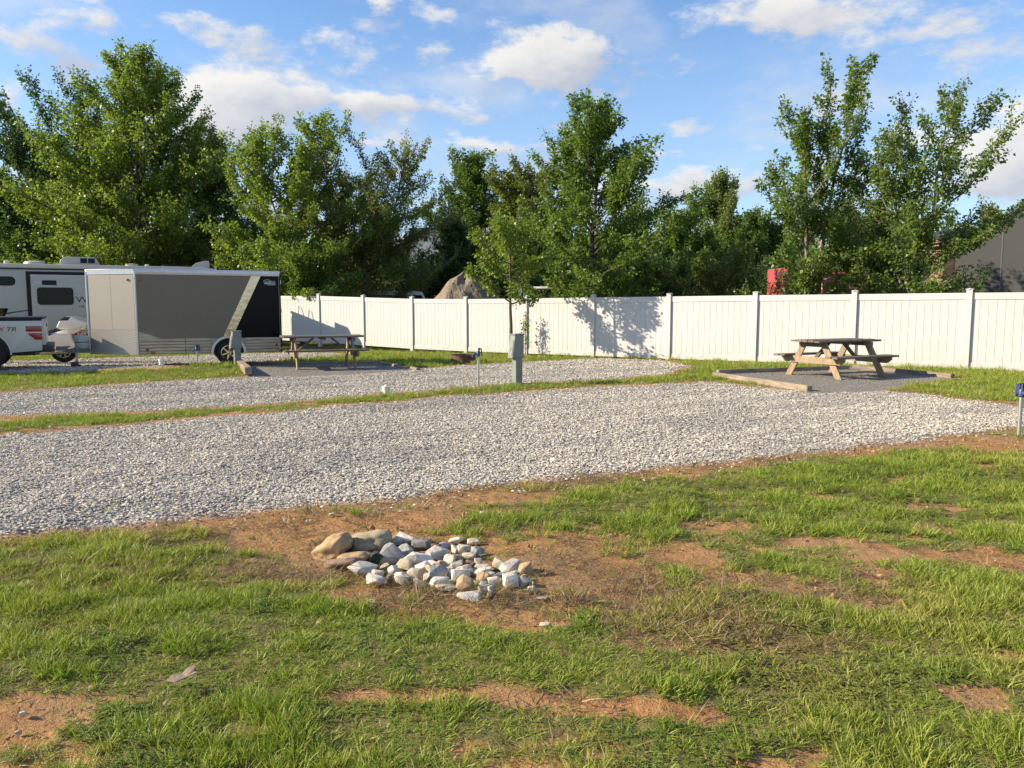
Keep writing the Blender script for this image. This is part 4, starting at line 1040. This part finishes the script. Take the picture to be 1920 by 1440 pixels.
def rock_mesh(sx, sy, sz, seed, smooth):
    r = random.Random(seed); bm = bmesh.new()
    if smooth:
        bmesh.ops.create_icosphere(bm, subdivisions=4, radius=.5)
        off = Vector((r.uniform(0, 50), r.uniform(0, 50), r.uniform(0, 50)))
        from mathutils import noise as mn
        for v in bm.verts:
            p = v.co.normalized(); q = Vector([math.copysign(abs(c) ** .8, c) for c in p])
            v.co = q * .5 * (1 + .22 * mn.noise(p * 1.3 + off) + .07 * mn.noise(p * 3.5 + off) + .025 * mn.noise(p * 9 + off))
    else:
        n = r.randint(13, 19)
        for i in range(n):
            v = Vector((r.gauss(0, 1), r.gauss(0, 1), r.gauss(0, 1))).normalized()
            v = Vector([math.copysign(abs(c) ** .75, c) for c in v]) * r.uniform(.42, .54); bm.verts.new(v)
        bmesh.ops.convex_hull(bm, input=bm.verts)
        for v in [v for v in bm.verts if not v.link_faces]: bm.verts.remove(v)
        bmesh.ops.dissolve_limit(bm, angle_limit=R(14), verts=bm.verts, edges=bm.edges)
        bmesh.ops.bevel(bm, geom=list(bm.edges), offset=.035, segments=2, affect='EDGES', profile=.6, clamp_overlap=True)
    for v in bm.verts: v.co = Vector((v.co.x * sx, v.co.y * sy, v.co.z * sz))
    me = bpy.data.meshes.new('rock'); bm.to_mesh(me); bm.free()
    me.polygons.foreach_set('use_smooth', [True] * len(me.polygons))
    if not smooth: me.set_sharp_from_angle(angle=R(28))
    return me
def rocks():
    rows = [(0, 1016, 'back'), (1016, 1037, 'second'), (1037, 1052, 'third'), (1052, 1066, 'fourth'), (1066, 1082, 'fifth'), (1082, 1098, 'sixth'), (1098, 1200, 'front')]
    big = {622: ('ochre_boulder', 'largest upright ochre boulder at the left end of the rock pile'), 687: ('olive_boulder', 'large olive tan boulder at the back left of the rock pile, above the drain'),
           660: ('rounded_boulder', 'rounded ochre boulder lying just left of the drain grate'), 638: ('flat_boulder', 'flat brown boulder, lowest of the four at the left end')}
    for i, (u, v, w, h, k) in enumerate(ROCKS):
        x, y = at_z(u, v + h * .40); m = y / F_PX
        sx, sz = w * m * 1.2, h * m * .98; sy = (w * .65 + h * .45) * m * 1.1
        mat = 'rock_brown' if k == 'brown_o' else 'rock_' + k
        smooth = k in ('ochre', 'olive', 'brown_o')
        me = rock_mesh(sx, sy, sz * (1.0 if smooth else 1.12), 900 + i, smooth); o = link('rock', me, mat)
        tilt = {622: 32, 687: 10, 660: 8, 638: 8}.get(u)
        o.rotation_euler = (R(random.uniform(-12, 12)), -R(tilt) if tilt else R(random.uniform(-14, 14)), R(random.uniform(-25, 25)))
        o.location = (x, y + sy * .28, G(x, y) + sz * .34)
        if u in big: o.name = big[u][0]; tag(o, big[u][1], 'rock', 'rocks piled at the drain')
        else:
            lo, hi, rn = [q for q in rows if q[0] <= v < q[1]][0]
            mates = sorted(q[0] for q in ROCKS if lo <= q[1] < hi and q[0] not in big); n = mates.index(u)
            sz_w = 'small' if w < 20 else 'large' if w > 40 else 'mid-sized'
            tag(o, f'{sz_w} {CW[k]} angular rock, {NUM[n]} from left in {rn} row of drain rocks', 'rock', 'rocks piled at the drain')
    for i, (u, v, w, h, k, lab) in enumerate(LOOSE):
        x, y = at_z(u, v); m = y / F_PX
        o = link('stone', rock_mesh(w * m, w * m * .8, h * m * 1.4, 1200 + i, False), 'rock_' + k); o.location = (x, y, G(x, y) + .2 * h * m); tag(o, lab, 'stone')
    # drain pipe with its grate, looking out between the rocks
    x, y = at_z(706, 1050); t = thing('drain_outlet', 'round green drain grate half hidden between the boulders and grey rocks', 'drain', (x, y + .015, G(x, y) + .038), R(14))
    t.scale = (.62, .62, .62)
    MB().lathe([(.058, .09), (.058, .0), (.064, -.004), (.064, -.012), (.052, -.012), (.052, .09)], 28, 'y').build('pipe', 'iron', t, True)
    for k in range(-3, 4):
        z = k * .0145; hw = math.sqrt(max(.053 ** 2 - z * z, 1e-6))
        MB().box(-hw, hw, -.012, -.004, z - .0032, z + .0032).build('grate_bar', 'drain_green', t)
    MB().box(-.003, .003, -.014, -.010, -.052, .052).build('grate_bar', 'drain_green', t)
    MB().lathe([(.0525, -.004), (.001, -.003)], 24, 'y').build('grate_back', 'iron', t)
    # dead leaf in the grass
    x, y = at_z(345, 1300); m = MB(); pts = [(-.05, 0), (-.03, .022), (.0, .016), (.02, .03), (.05, .02), (.04, .0), (.055, -.02), (.015, -.016), (-.02, -.024)]
    top = [m.bm.verts.new((px * 1.1, py * 1.1, .012 + .25 * abs(py) + .15 * abs(px))) for px, py in pts]; m.bm.faces.new(top)
    r = bmesh.ops.extrude_face_region(m.bm, geom=list(m.bm.faces))
    for e in r['geom']:
        if isinstance(e, bmesh.types.BMVert): e.co.z += .003
    o = m.build('dead_leaf', 'dead_leaf'); o.location = (x, y, G(x, y) + .045); o.rotation_euler = (.2, -.25, .3); tag(o, 'curled grey-brown dead leaf lying on the grass at lower left', 'leaf')
rocks()

# ------------------------------------------------------------------ trees
def leaf_mesh(name, P, D, size, tint, seed):
    """one small folded leaf face per point; D is the way the leaf points"""
    r = np.random.default_rng(seed); n = len(P)
    D = D / (np.linalg.norm(D, axis=1, keepdims=True) + 1e-9)
    N = r.normal(0, 1, (n, 3)); N[:, 2] = np.abs(N[:, 2]) + .35
    S = np.cross(D, N); S /= (np.linalg.norm(S, axis=1, keepdims=True) + 1e-9)
    U = np.cross(S, D); s = (size * r.lognormal(0, .25, n))[:, None]
    a = P; b = P + D * s * .45 + S * s * .42 + U * s * .10; c = P + D * s * 1.05 - np.array([0, 0, 1]) * s * .12; d = P + D * s * .45 - S * s * .42 + U * s * .10
    V = np.stack([a, b, c, d], 1).reshape(-1, 3)
    me = np_mesh(name, V, np.arange(n * 4), 4); float_attr(me, 'tint', np.repeat(tint, 4))
    return me
def tubes(paths, n):
    """many thin tapered tubes in one mesh; paths = list of (points, radii)"""
    Vs, Fs, off = [], [], 0
    ca = np.cos(2 * np.pi * np.arange(n) / n); sa = np.sin(2 * np.pi * np.arange(n) / n)
    for pts, rad in paths:
        pts = np.asarray(pts); k = len(pts); d = np.gradient(pts, axis=0); d /= np.linalg.norm(d, axis=1, keepdims=True) + 1e-9
        ref = np.where(np.abs(d[:, 2:3]) < .9, np.array([[0, 0, 1.]]), np.array([[1., 0, 0]]))
        a = np.cross(d, ref); a /= np.linalg.norm(a, axis=1, keepdims=True); b = np.cross(d, a)
        V = pts[:, None, :] + (a[:, None, :] * ca[None, :, None] + b[:, None, :] * sa[None, :, None]) * np.asarray(rad)[:, None, None]
        i = np.arange(k - 1)[:, None] * n + np.arange(n)[None, :]; j = np.arange(k - 1)[:, None] * n + (np.arange(n)[None, :] + 1) % n
        Vs.append(V.reshape(-1, 3)); Fs.append(np.stack([i, j, j + n, i + n], -1).reshape(-1) + off); off += k * n
    return np_mesh('tubes', np.concatenate(Vs), np.concatenate(Fs), 4)
def tree(name, label, x, y, H, Rad, n_leaf, leaf, mat, seed, prof='oval', h0=.15, lead=1, lean=(0, 0), up=.6, bark='bark', n_prim=46, group=None, r0=None, leaf_droop=.3, cat='tree', wild=.35, bare=0.0, squash=1.0):
    r = np.random.default_rng(seed); g = G(x, y); n_leaf = int(n_leaf * 1.3)
    t = thing(name, label, cat, (x, y, g), 0, group)
    r0 = r0 or H * .014
    trunks, prim, sec, shoots = [], [], [], []
    for L in range(lead):
        a = 6.28 * L / max(lead, 1) + r.uniform(-.4, .4); spread = 0 if lead == 1 else Rad * r.uniform(.25, .5)
        k = 12; s = np.linspace(0, 1, k); hl = H * (1 if L == 0 else r.uniform(.72, .95))
        wob = np.cumsum(r.normal(0, .012 * H, (k, 2)), 0) * .5
        pts = np.stack([np.cos(a) * spread * s ** 1.3 + lean[0] * s + wob[:, 0] * s, np.sin(a) * spread * s ** 1.3 + lean[1] * s + wob[:, 1] * s, hl * s - .05], -1)
        trunks.append((pts, r0 * (1 - .93 * s) * (1 if lead == 1 else .75) + .004))
        shoots.append((pts[-4:], .6))
    for i in range(n_prim):
        pts_t = trunks[i % lead][0]; hl = pts_t[-1, 2]
        s = h0 + (1 - h0) * ((i + r.random()) / n_prim) ** .85; s = min(s, .985); f = (s - h0) / (1 - h0)
        base = np.array([np.interp(s * (hl), pts_t[:, 2], pts_t[:, c]) for c in range(3)])
        if prof == 'oval': e = math.sin(math.pi * min(1, .16 + .84 * f)) ** .7 * (1 - .25 * f) + .12
        elif prof == 'cone': e = (1 - f) ** .8 + .10
        elif prof == 'round': e = math.sqrt(max(0, 1 - (1.7 * f - .75) ** 2)) + .1
        elif prof == 'pear': e = (1 - f) ** .75 * (.55 + .45 * min(1, f / .25)) + .10
        elif prof == 'vase': e = .35 + .65 * f if f < .7 else .8 - .9 * (f - .7)
        ln = Rad * e * r.uniform(1 - wild, 1 + wild); ln = max(ln, .25)
        az = i * 2.39996 + r.uniform(-.5, .5); el = (up * .55 + up * .9 * f) + r.normal(0, .14)
        el = min(max(el, -.2), 1.35)
        k = 7; q = np.linspace(0, 1, k); hor = ln * np.cos(el) * q; ver = ln * (np.sin(el) * q + .18 * q * q)
        jit = np.cumsum(r.normal(0, .035 * ln, (k, 3)), 0); jit[0] = 0
        p = base + np.stack([np.cos(az) * hor, np.sin(az) * hor * squash, ver], -1) + jit
        rb = max(.006, r0 * .42 * (1 - .7 * f)); prim.append((p, rb * (1 - .85 * q) + .002)); shoots.append((p[2:], 1.0))
        ns = int(3 + ln * 3.2)
        for j in range(ns):
            u = .22 + .78 * (j + r.random()) / ns; b = np.array([np.interp(u, q, p[:, c]) for c in range(3)])
            l2 = max(.22, ln * r.uniform(.18, .40) * (1.15 - .6 * u)); a2 = az + r.choice((-1, 1)) * r.uniform(.4, 1.25); e2 = el + r.normal(.15, .35)
            q2 = np.linspace(0, 1, 4); p2 = b + np.stack([np.cos(a2) * np.cos(e2) * l2 * q2, np.sin(a2) * np.cos(e2) * l2 * q2 * squash, l2 * (np.sin(e2) * q2 + .2 * q2 * q2)], -1)
            sec.append((p2, rb * .35 * (1 - .8 * q2) + .0018)); shoots.append((p2, 1.5))
    allp = np.concatenate([p for p, _ in shoots]); sz = H / allp[:, 2].max(); ax = np.array(lean)
    rad = np.hypot(allp[:, 0] - ax[0] * allp[:, 2] / H, (allp[:, 1] - ax[1] * allp[:, 2] / H) / squash); sxy = Rad / np.percentile(rad, 96)
    sc3 = np.array([sxy, sxy, sz])
    trunks = [(p * sc3, q) for p, q in trunks]; prim = [(p * sc3, q) for p, q in prim]; sec = [(p * sc3, q) for p, q in sec]; shoots = [(p * sc3, q) for p, q in shoots]
    # leaves gathered along the shoots
    SP = []; W = []
    for p, w in shoots:
        seg = np.linalg.norm(np.diff(p, axis=0), axis=1)
        for a, b, l in zip(p[:-1], p[1:], seg): SP.append((a, b)); W.append(l * w)
    W = np.array(W) * r.lognormal(0, .55, len(W)); W /= W.sum()
    pick = r.choice(len(SP), n_leaf, p=W); A = np.array([q[0] for q in SP])[pick]; B = np.array([q[1] for q in SP])[pick]
    f = r.random((n_leaf, 1)); P = A + (B - A) * f
    d = r.normal(0, 1, (n_leaf, 3)); d /= np.linalg.norm(d, axis=1, keepdims=True)
    P = P + d * (leaf * r.uniform(.2, 1.5, (n_leaf, 1)))
    D = d * .9 + (B - A) / (np.linalg.norm(B - A, axis=1, keepdims=True) + 1e-9) * .5; D[:, 2] -= leaf_droop
    seg_tone = np.random.default_rng(seed + 5).uniform(0, 1, len(SP))[pick]
    tint = np.clip(.25 * seg_tone + .6 * r.random(n_leaf) + .15, 0, 1)
    link('trunk', tubes(trunks, 9), bark, t, True)
    link('branches', tubes(prim, 5), bark, t, True) if not sec else link('branches', tubes(prim + sec, 4), bark, t, True)
    link('crown', leaf_mesh('crown', P, D, leaf * .70, tint, seed + 1), mat, t)
    return t
def tree_px(name, label, u, vtop, Y, width_px, **kw):
    x, z = at_depth(u, vtop, Y); g = G(x, Y)
    return tree(name, label, x, Y, z - g, width_px / 2 / F_PX * Y, **kw)
# young trees along the fence
tree_px('maple_sapling', 'young maple sapling in front of the fence, behind the lone pedestal', 958, 400, 22.55, 150, n_leaf=4600, leaf=.105, mat='leaf_fresh', seed=11, prof='oval', h0=.40, up=.5, n_prim=26, r0=.06, wild=.35)
tree_px('maple_tree', 'tall bushy maple just behind the fence, centre of the picture', 1112, 178, 26.2, 350, n_leaf=44000, leaf=.115, mat='leaf_maple', seed=12, prof='pear', h0=.05, up=.62, n_prim=84, wild=.42)
tree_px('maple_tree', 'tall upright maple behind the fence, left of the two above the right table', 1535, 100, 22.6, 225, n_leaf=18000, leaf=.105, mat='leaf_maple', seed=13, prof='oval', h0=.10, up=.85, n_prim=52, wild=.5, lead=2, bark='bark_pale')
tree_px('maple_tree', 'spreading maple behind the fence at the right, beside the grey building', 1740, 135, 21.2, 310, n_leaf=19000, leaf=.105, mat='leaf_maple', seed=14, prof='oval', h0=.10, up=.70, n_prim=52, wild=.55, lead=2, bark='bark_pale')
tree_px('shade_tree', 'biggest leafy tree at the left, rising above the travel trailer', 240, 85, 42, 400, n_leaf=95000, leaf=.17, mat='leaf_fresh', seed=15, prof='pear', h0=.04, up=.55, n_prim=130, wild=.28)
tree_px('shade_tree', 'loose blue-green tree at the far left edge, behind the biggest tree', 85, 118, 46, 330, n_leaf=42000, leaf=.18, mat='leaf_bluegreen', seed=16, prof='oval', h0=.15, up=.8, n_prim=64, wild=.45, lead=3)
tree_px('maple_tree', 'light green maple behind the fence, right of the travel trailer', 555, 198, 35, 320, n_leaf=50000, leaf=.14, mat='leaf_fresh', seed=17, prof='pear', h0=.05, up=.7, n_prim=84, wild=.42, lead=2, bark='bark_pale')
tree_px('locust_tree', 'dull olive tree standing right behind the light green maple', 690, 252, 37, 290, n_leaf=42000, leaf=.12, mat='leaf_olive', seed=18, prof='oval', h0=.04, up=.6, n_prim=80, wild=.35, lead=2, bark='bark_pale')
tree_px('shade_tree', 'small green tree in the gap right of the biggest tree', 395, 250, 44, 170, n_leaf=26000, leaf=.16, mat='leaf_maple', seed=19, prof='oval', h0=.05, up=.7, n_prim=56, wild=.4)
tree_px('background_tree', 'dark tree with a pale green top left of the centre maple', 885, 283, 52, 170, n_leaf=34000, leaf=.19, mat='leaf_deep', seed=20, prof='oval', h0=.05, up=.7, n_prim=70, wild=.35)
tree_px('background_tree', 'dark olive tree close behind the left shoulder of the centre maple', 985, 290, 48, 190, n_leaf=34000, leaf=.19, mat='leaf_olive', seed=21, prof='round', h0=.05, up=.5, n_prim=70, wild=.3)
tree_px('cedar_tree', 'dark dense evergreen behind the gravel heap', 855, 405, 44, 130, n_leaf=30000, leaf=.16, mat='leaf_dark', seed=22, prof='cone', h0=.02, up=.35, n_prim=70, wild=.25)
tree_px('background_tree', 'pale yellow-green tree in the gap right of the centre maple', 1360, 320, 46, 130, n_leaf=24000, leaf=.17, mat='leaf_pale', seed=23, prof='oval', h0=.05, up=.85, n_prim=56, wild=.35)
tree_px('background_tree', 'low green tree between centre maple and the pale yellow-green tree', 1285, 385, 42, 130, n_leaf=26000, leaf=.16, mat='leaf_maple', seed=24, prof='round', h0=.04, up=.6, n_prim=56, wild=.3)
tree_px('background_tree', 'dark green tree just left of the right-hand upright maple', 1420, 400, 44, 150, n_leaf=28000, leaf=.17, mat='leaf_deep', seed=25, prof='oval', h0=.04, up=.6, n_prim=60, wild=.3)
tree_px('background_tree', 'yellow-green tree behind the grey building roof at the right', 1880, 372, 40, 190, n_leaf=32000, leaf=.16, mat='leaf_olive', seed=26, prof='round', h0=.05, up=.7, n_prim=60, wild=.3)
tree_px('background_tree', 'dark tree behind the two right-hand maples', 1660, 375, 40, 230, n_leaf=36000, leaf=.17, mat='leaf_deep', seed=27, prof='round', h0=.04, up=.6, n_prim=64, wild=.3)
tree_px('background_tree', 'dark green tree low at the left edge, above the travel trailer roof', -20, 290, 46, 200, n_leaf=34000, leaf=.18, mat='leaf_deep', seed=28, prof='round', h0=.03, up=.5, n_prim=64, wild=.3)
tree_px('background_tree', 'shaded green tree low behind the air conditioner, between two taller trees', 455, 380, 47, 190, n_leaf=30000, leaf=.17, mat='leaf_deep', seed=29, prof='round', h0=.02, up=.5, n_prim=60, wild=.3)
# bare tree
def bare_tree():
    x, z = at_depth(822, 350, 50); t = tree('bare_tree', 'leafless grey tree with fine twigs above the far hillside', x, 50, z - G(x, 50), 2.3, 300, .10, 'leaf_pale', 30, prof='vase', h0=.35, up=1.0, n_prim=34, lead=2, bark='bark_pale', r0=.09)
bare_tree()
# shrubs filling the foot of the trees
def shrub(label, u, vtop, Y, wpx, n, leaf, mat, seed, **kw):
    x, z = at_depth(u, vtop, Y); g = G(x, Y)
    kw = dict(dict(prof='round', h0=.04, up=.75, n_prim=40, lead=4, r0=.035, wild=.35, bark='bark_pale'), **kw)
    tree('shrub', label, x, Y, z - g, wpx / 2 / F_PX * Y, n, leaf, mat, seed, cat='shrub', group='shrubs behind the fence', **kw)
shrub('olive brown twiggy shrub between the two right-hand maples', 1625, 330, 22.8, 150, 9000, .085, 'leaf_olive', 41, n_prim=50)
shrub('yellowish olive shrub right behind the fence, left of the red truck', 1362, 425, 26, 140, 11000, .095, 'leaf_olive', 42)
shrub('dark shrub at the foot of the right-hand upright maple', 1500, 470, 36, 190, 12000, .095, 'leaf_deep', 43)
shrub('dark shrub under the spreading maple, next to the grey building', 1705, 465, 22.2, 160, 9000, .09, 'leaf_maple', 44)
shrub('dark shrub behind the fence right of the centre maple', 1255, 455, 29, 170, 14000, .11, 'leaf_deep', 45)
shrub('dark shrub behind the white van roof, left of the gravel heap', 720, 440, 39, 190, 16000, .13, 'leaf_olive', 46)
shrub('bright green shrub behind the fence, next to the cargo trailer corner', 560, 430, 34, 170, 15000, .13, 'leaf_maple', 47)
shrub('dark shrub behind the roof vent of the travel trailer', 420, 435, 42, 170, 14000, .14, 'leaf_olive', 48)
shrub('deep green shrub behind the travel trailer roof, below the biggest tree', 200, 400, 40, 330, 26000, .15, 'leaf_fresh', 49)
shrub('dark green shrub at the left edge above the trailer roof', 40, 400, 41, 240, 20000, .15, 'leaf_deep', 50)
shrub('dark shrub behind the gravel heap, under the centre maple', 960, 470, 40, 170, 14000, .13, 'leaf_dark', 51)
shrub('shaded shrub behind the foot of the centre maple', 1120, 440, 31, 260, 18000, .12, 'leaf_deep', 52)
shrub('small leafy shrub in front of the grey building wall', 1800, 495, 20.6, 110, 2600, .085, 'leaf_maple', 53, n_prim=22)
shrub('small bright shrub in front of the red truck', 1462, 500, 24.6, 80, 1500, .085, 'leaf_maple', 57, n_prim=18)
shrub('shaded shrub behind the red truck', 1560, 450, 33, 240, 16000, .12, 'leaf_dark', 54)
shrub('shaded dark shrub between the olive tree and the evergreen', 800, 455, 45, 150, 14000, .15, 'leaf_dark', 55)
shrub('dark shrub far behind the cargo trailer, under the light green maple', 640, 430, 43, 200, 16000, .15, 'leaf_dark', 56)
# vine on the fence beside the sapling
x, y = 0.42, 24.25
tree('climbing_vine', 'thin leafy vine growing up the fence post beside the maple sapling', x, y, 1.45, .14, 190, .075, 'leaf_maple', 61, prof='vase', h0=.1, up=1.0, n_prim=14, r0=.012, cat='vine')
# distant woods on the rise
def woods():
    r = np.random.default_rng(77); P = []; T = []
    for i in range(230):
        y = r.uniform(78, 150); x = r.uniform(-1.0, 1.0) * y * .95; g = G(x, y); h = r.uniform(5, 9); w = h * r.uniform(.35, .55)
        if abs(x + 14) < 14 and y < 128: continue
        n = 420; d = r.normal(0, 1, (n, 3)); d /= np.linalg.norm(d, axis=1, keepdims=True); d *= r.uniform(.55, 1, (n, 1))
        P.append(np.array([x, y, g + h * .55]) + d * np.array([w, w, h * .5]) * (1 + .25 * np.sin(d[:, :1] * 7 + i))); T.append(np.clip(r.normal(r.uniform(.2, .8), .25, n), 0, 1))
    P, T = np.concatenate(P), np.concatenate(T)
    o = link('woodland', leaf_mesh('woodland', P, r.normal(0, 1, P.shape), .75, T, 5), 'leaf_deep'); tag(o, 'distant wooded hillside behind the nearer trees', None, kind='stuff')
woods()

# ------------------------------------------------------------------ beyond the fence
def heap():
    x, y = (872 - 960) / F_PX * 30.2, 30.2; n, k = 120, 50; V = []
    for i in range(k + 1):
        for j in range(n):
            a = 6.283 * j / n; f = i / k; rr = 2.75 * f * (1 + .10 * math.sin(3 * a + 1) + .05 * math.sin(7 * a))
            z = 3.35 * (1 - f) ** 1.08 * (1 + .05 * math.sin(5 * a)) - .35 * math.exp(-(f / .12) ** 2)
            q = (float(fbm(np.array(rr * math.cos(a) * 3.5 + 19), np.array(rr * math.sin(a) * 3.5 + 15), 3, 5)) - .5) * .26
            V.append((rr * math.cos(a) * 1.15, rr * math.sin(a), z + q))
    F = [(i * n + j, i * n + (j + 1) % n, (i + 1) * n + (j + 1) % n, (i + 1) * n + j) for i in range(k) for j in range(n)] + [tuple(range(n))]
    me = bpy.data.meshes.new('gravel_heap'); me.from_pydata(V, [], F); me.update(); o = link('gravel_heap', me, 'heap')
    o.location = (x, y, G(x, y) - .05); tag(o, 'tan heap of gravel rising behind the fence, left of the sapling', 'gravel heap')
heap()
def grey_building():
    Y = 25.0; xl, zl = at_depth(1792, 482, Y); zt, g, s1, s2, w = 4.5, -.3, 1.66, 4.6, 5.0
    t = thing('grey_building', 'grey metal building with a sloping gable behind the fence at right', 'building', (xl, Y, 0), R(-35))
    MB().prism([(0, g), (s1 + s2, g), (s1 + s2, zl), (s2, zt), (s1, zt), (0, zl)], 0, w).build('wall', 'building_grey', t)
    for p, q in (((0, zl), (s1, zt)), ((s1, zt), (s2, zt)), ((s2, zt), (s1 + s2, zl))):
        MB().beam((p[0], w / 2, p[1] + .012), (q[0], w / 2, q[1] + .012), w + .04, .03).build('roof_panel', 'far_roof', t)
    for x in (1.25, 2.5, 3.75, 5.0):
        zz = min(zt, zl + x * (zt - zl) / s1, zl + (s1 + s2 - x) * (zt - zl) / s1) - .06
        MB().box(x - .010, x + .010, -.012, .002, g, zz).build('wall_seam', 'far_roof', t)
grey_building()
def shed():
    Y = 34.0; xa, z = at_depth(1765, 452, Y); xb, _ = at_depth(1850, 452, Y)
    t = thing('shed', 'low shed with black roof and brown fascia left of grey building', 'shed', (0, 0, 0))
    MB().box(xa + .3, xb + 3, Y + .3, Y + 3, -.3, z - .2).build('wall', 'fascia_brown', t)
    MB().box(xa, xb + 3.3, Y, Y + 3.3, z - .2, z + .1, .02).build('fascia', 'fascia_brown', t)
    MB().prism([(xa - .05, z + .1), (xb + 3.4, z + .1), (xb + 2.4, z + .55), (xa + .6, z + .55)], Y - .05, Y + 3.4).build('roof', 'roof_dark', t)
shed()
def van(name, label, u, vtop, Y, mat, rz, L=4.8, H=2.0):
    x, z = at_depth(u, vtop, Y); g = G(x, Y); H = max(H, z - g)
    t = thing(name, label, 'vehicle', (x, Y, g), R(rz))
    W = 1.9; wr = .34; a1, a2 = -L / 2 + .85, L / 2 - .9
    pr = [(-L/2, .4), (a1 - .4, .3)] + arc(a1, wr, .40, math.pi, 0)[1:-1] + [(a1 + .4, .3), (a2 - .4, .3)] + arc(a2, wr, .40, math.pi, 0)[1:-1] + [(a2 + .4, .3), (L/2, .4), (L/2, .95), (L/2 - .25, 1.08), (L/2 - .95, 1.15), (L/2 - 1.55, H - .05), (L/2 - 1.9, H), (-L/2 + .25, H), (-L/2 + .05, H - .25)]
    MB().prism(pr, -W / 2, W / 2, .04, 2).build('body', mat, t, True)
    for y0, y1 in ((-W/2 - .006, -W/2 + .01), (W/2 - .01, W/2 + .006)):
        MB().prism([(L/2 - 1.1, 1.18), (L/2 - 1.62, H - .2), (L/2 - 2.2, H - .2), (L/2 - 2.2, 1.18)], y0, y1).build('side_window', 'glass_dark', t)
        MB().box(-L/2 + .3, L/2 - 2.3, y0, y1, 1.2, H - .2).build('side_window', 'glass_dark', t)
    for xx in (a1, a2):
        wheel(t, xx, -W/2 + .0, wr, wr, .2); wheel(t, xx, W/2, wr, wr, .2, out=1)
    for yy in (-.65, .65): MB().box(L/2 - .06, L/2 + .01, yy - .15, yy + .15, .75, .92, .01).build('headlight', 'clear_lens', t)
van('parked_van', 'white van whose roof shows above the fence, left of the gravel heap', 752, 546, 38, 'white_paint', 20)
def red_truck():
    Y = 30.0; x, z = at_depth(1486, 503, Y); g = G(x, Y)
    t = thing('red_truck', 'red box truck half hidden behind the fence and shrubs', 'truck', (x, Y, g), R(6))
    h = z - g
    MB().box(-.62, .62, -.9, .9, .55, h, .06, 2).build('cab', 'red_paint', t, True)
    MB().box(.70, 4.2, -1.0, 1.0, .75, h - .2, .03).build('box_body', 'red_paint', t, True)
    MB().box(-.45, .45, -.905, -.895, 1.35, h - .55, .004).build('side_window', 'glass_dark', t)
    MB().box(-1.5, -.6, -.85, .85, .55, 1.35, .08, 2).build('hood', 'red_paint', t, True)
    MB().box(-1.4, 4.1, -.4, .4, .42, .56).build('chassis', 'black_plastic', t)
    for xx in (-1.0, 3.2):
        wheel(t, xx, -.95, .42, .42, .25); wheel(t, xx, .95, .42, .42, .25, out=1)
red_truck()
def loader():
    Y = 34.0; x, z = at_depth(1035, 538, Y); g = G(x, Y); t = thing('loader', 'small loader with cream canopy showing over the fence by the sapling', 'loader', (x, Y, g), R(-8)); h = z - g
    MB().box(-.75, .95, -.75, .75, h - .10, h, .03, 2).build('canopy', 'cream_paint', t, True)
    for xx, yy in ((-.65, -.65), (.85, -.65), (-.65, .65), (.85, .65)): MB().tube([(xx, yy, 1.0), (xx, yy, h - .09)], .035, 8).build('canopy_post', 'black_plastic', t)
    MB().box(-.9, 1.4, -.6, .6, .45, 1.15, .06, 2).build('body', 'fascia_brown', t, True)
    for yy in (-.82, .82): MB().beam((.4, yy, 1.2), (-1.2, yy, h + .12), .10, .16).build('lift_arm', 'steel', t); MB().beam((-1.2, yy, h + .12), (-1.75, yy, .5), .10, .12).build('lift_arm', 'steel', t)
    MB().prism([(-1.75, .15), (-2.3, .1), (-2.35, .2), (-1.95, .6), (-1.75, .65)], -.95, .95).build('bucket', 'steel', t)
    for xx in (-.55, .95):
        wheel(t, xx, -.85, .40, .40, .25, 5, 'steel'); wheel(t, xx, .85, .40, .40, .25, 5, 'steel', out=1)
loader()
def far_barn():
    Y = 120.0; x, z = at_depth(803, 430, Y); g = G(x, Y)
    t = thing('far_barn', 'far white building on the hillside left of the evergreen', 'building', (x, Y, g))
    z -= g
    MB().box(-2.6, 2.4, -2, 2, -.5, z - .8).build('wall', 'far_white', t)
    MB().prism([(-2.8, z - .8), (2.6, z - .8), (2.2, z), (-2.4, z)], -2.2, 2.2).build('roof', 'far_roof', t)
    for xx in (-1.6, -.2, 1.2): MB().box(xx - .3, xx + .3, -2.01, -1.99, z - 2.0, z - 1.2).build('window', 'glass_dark', t)
far_barn()
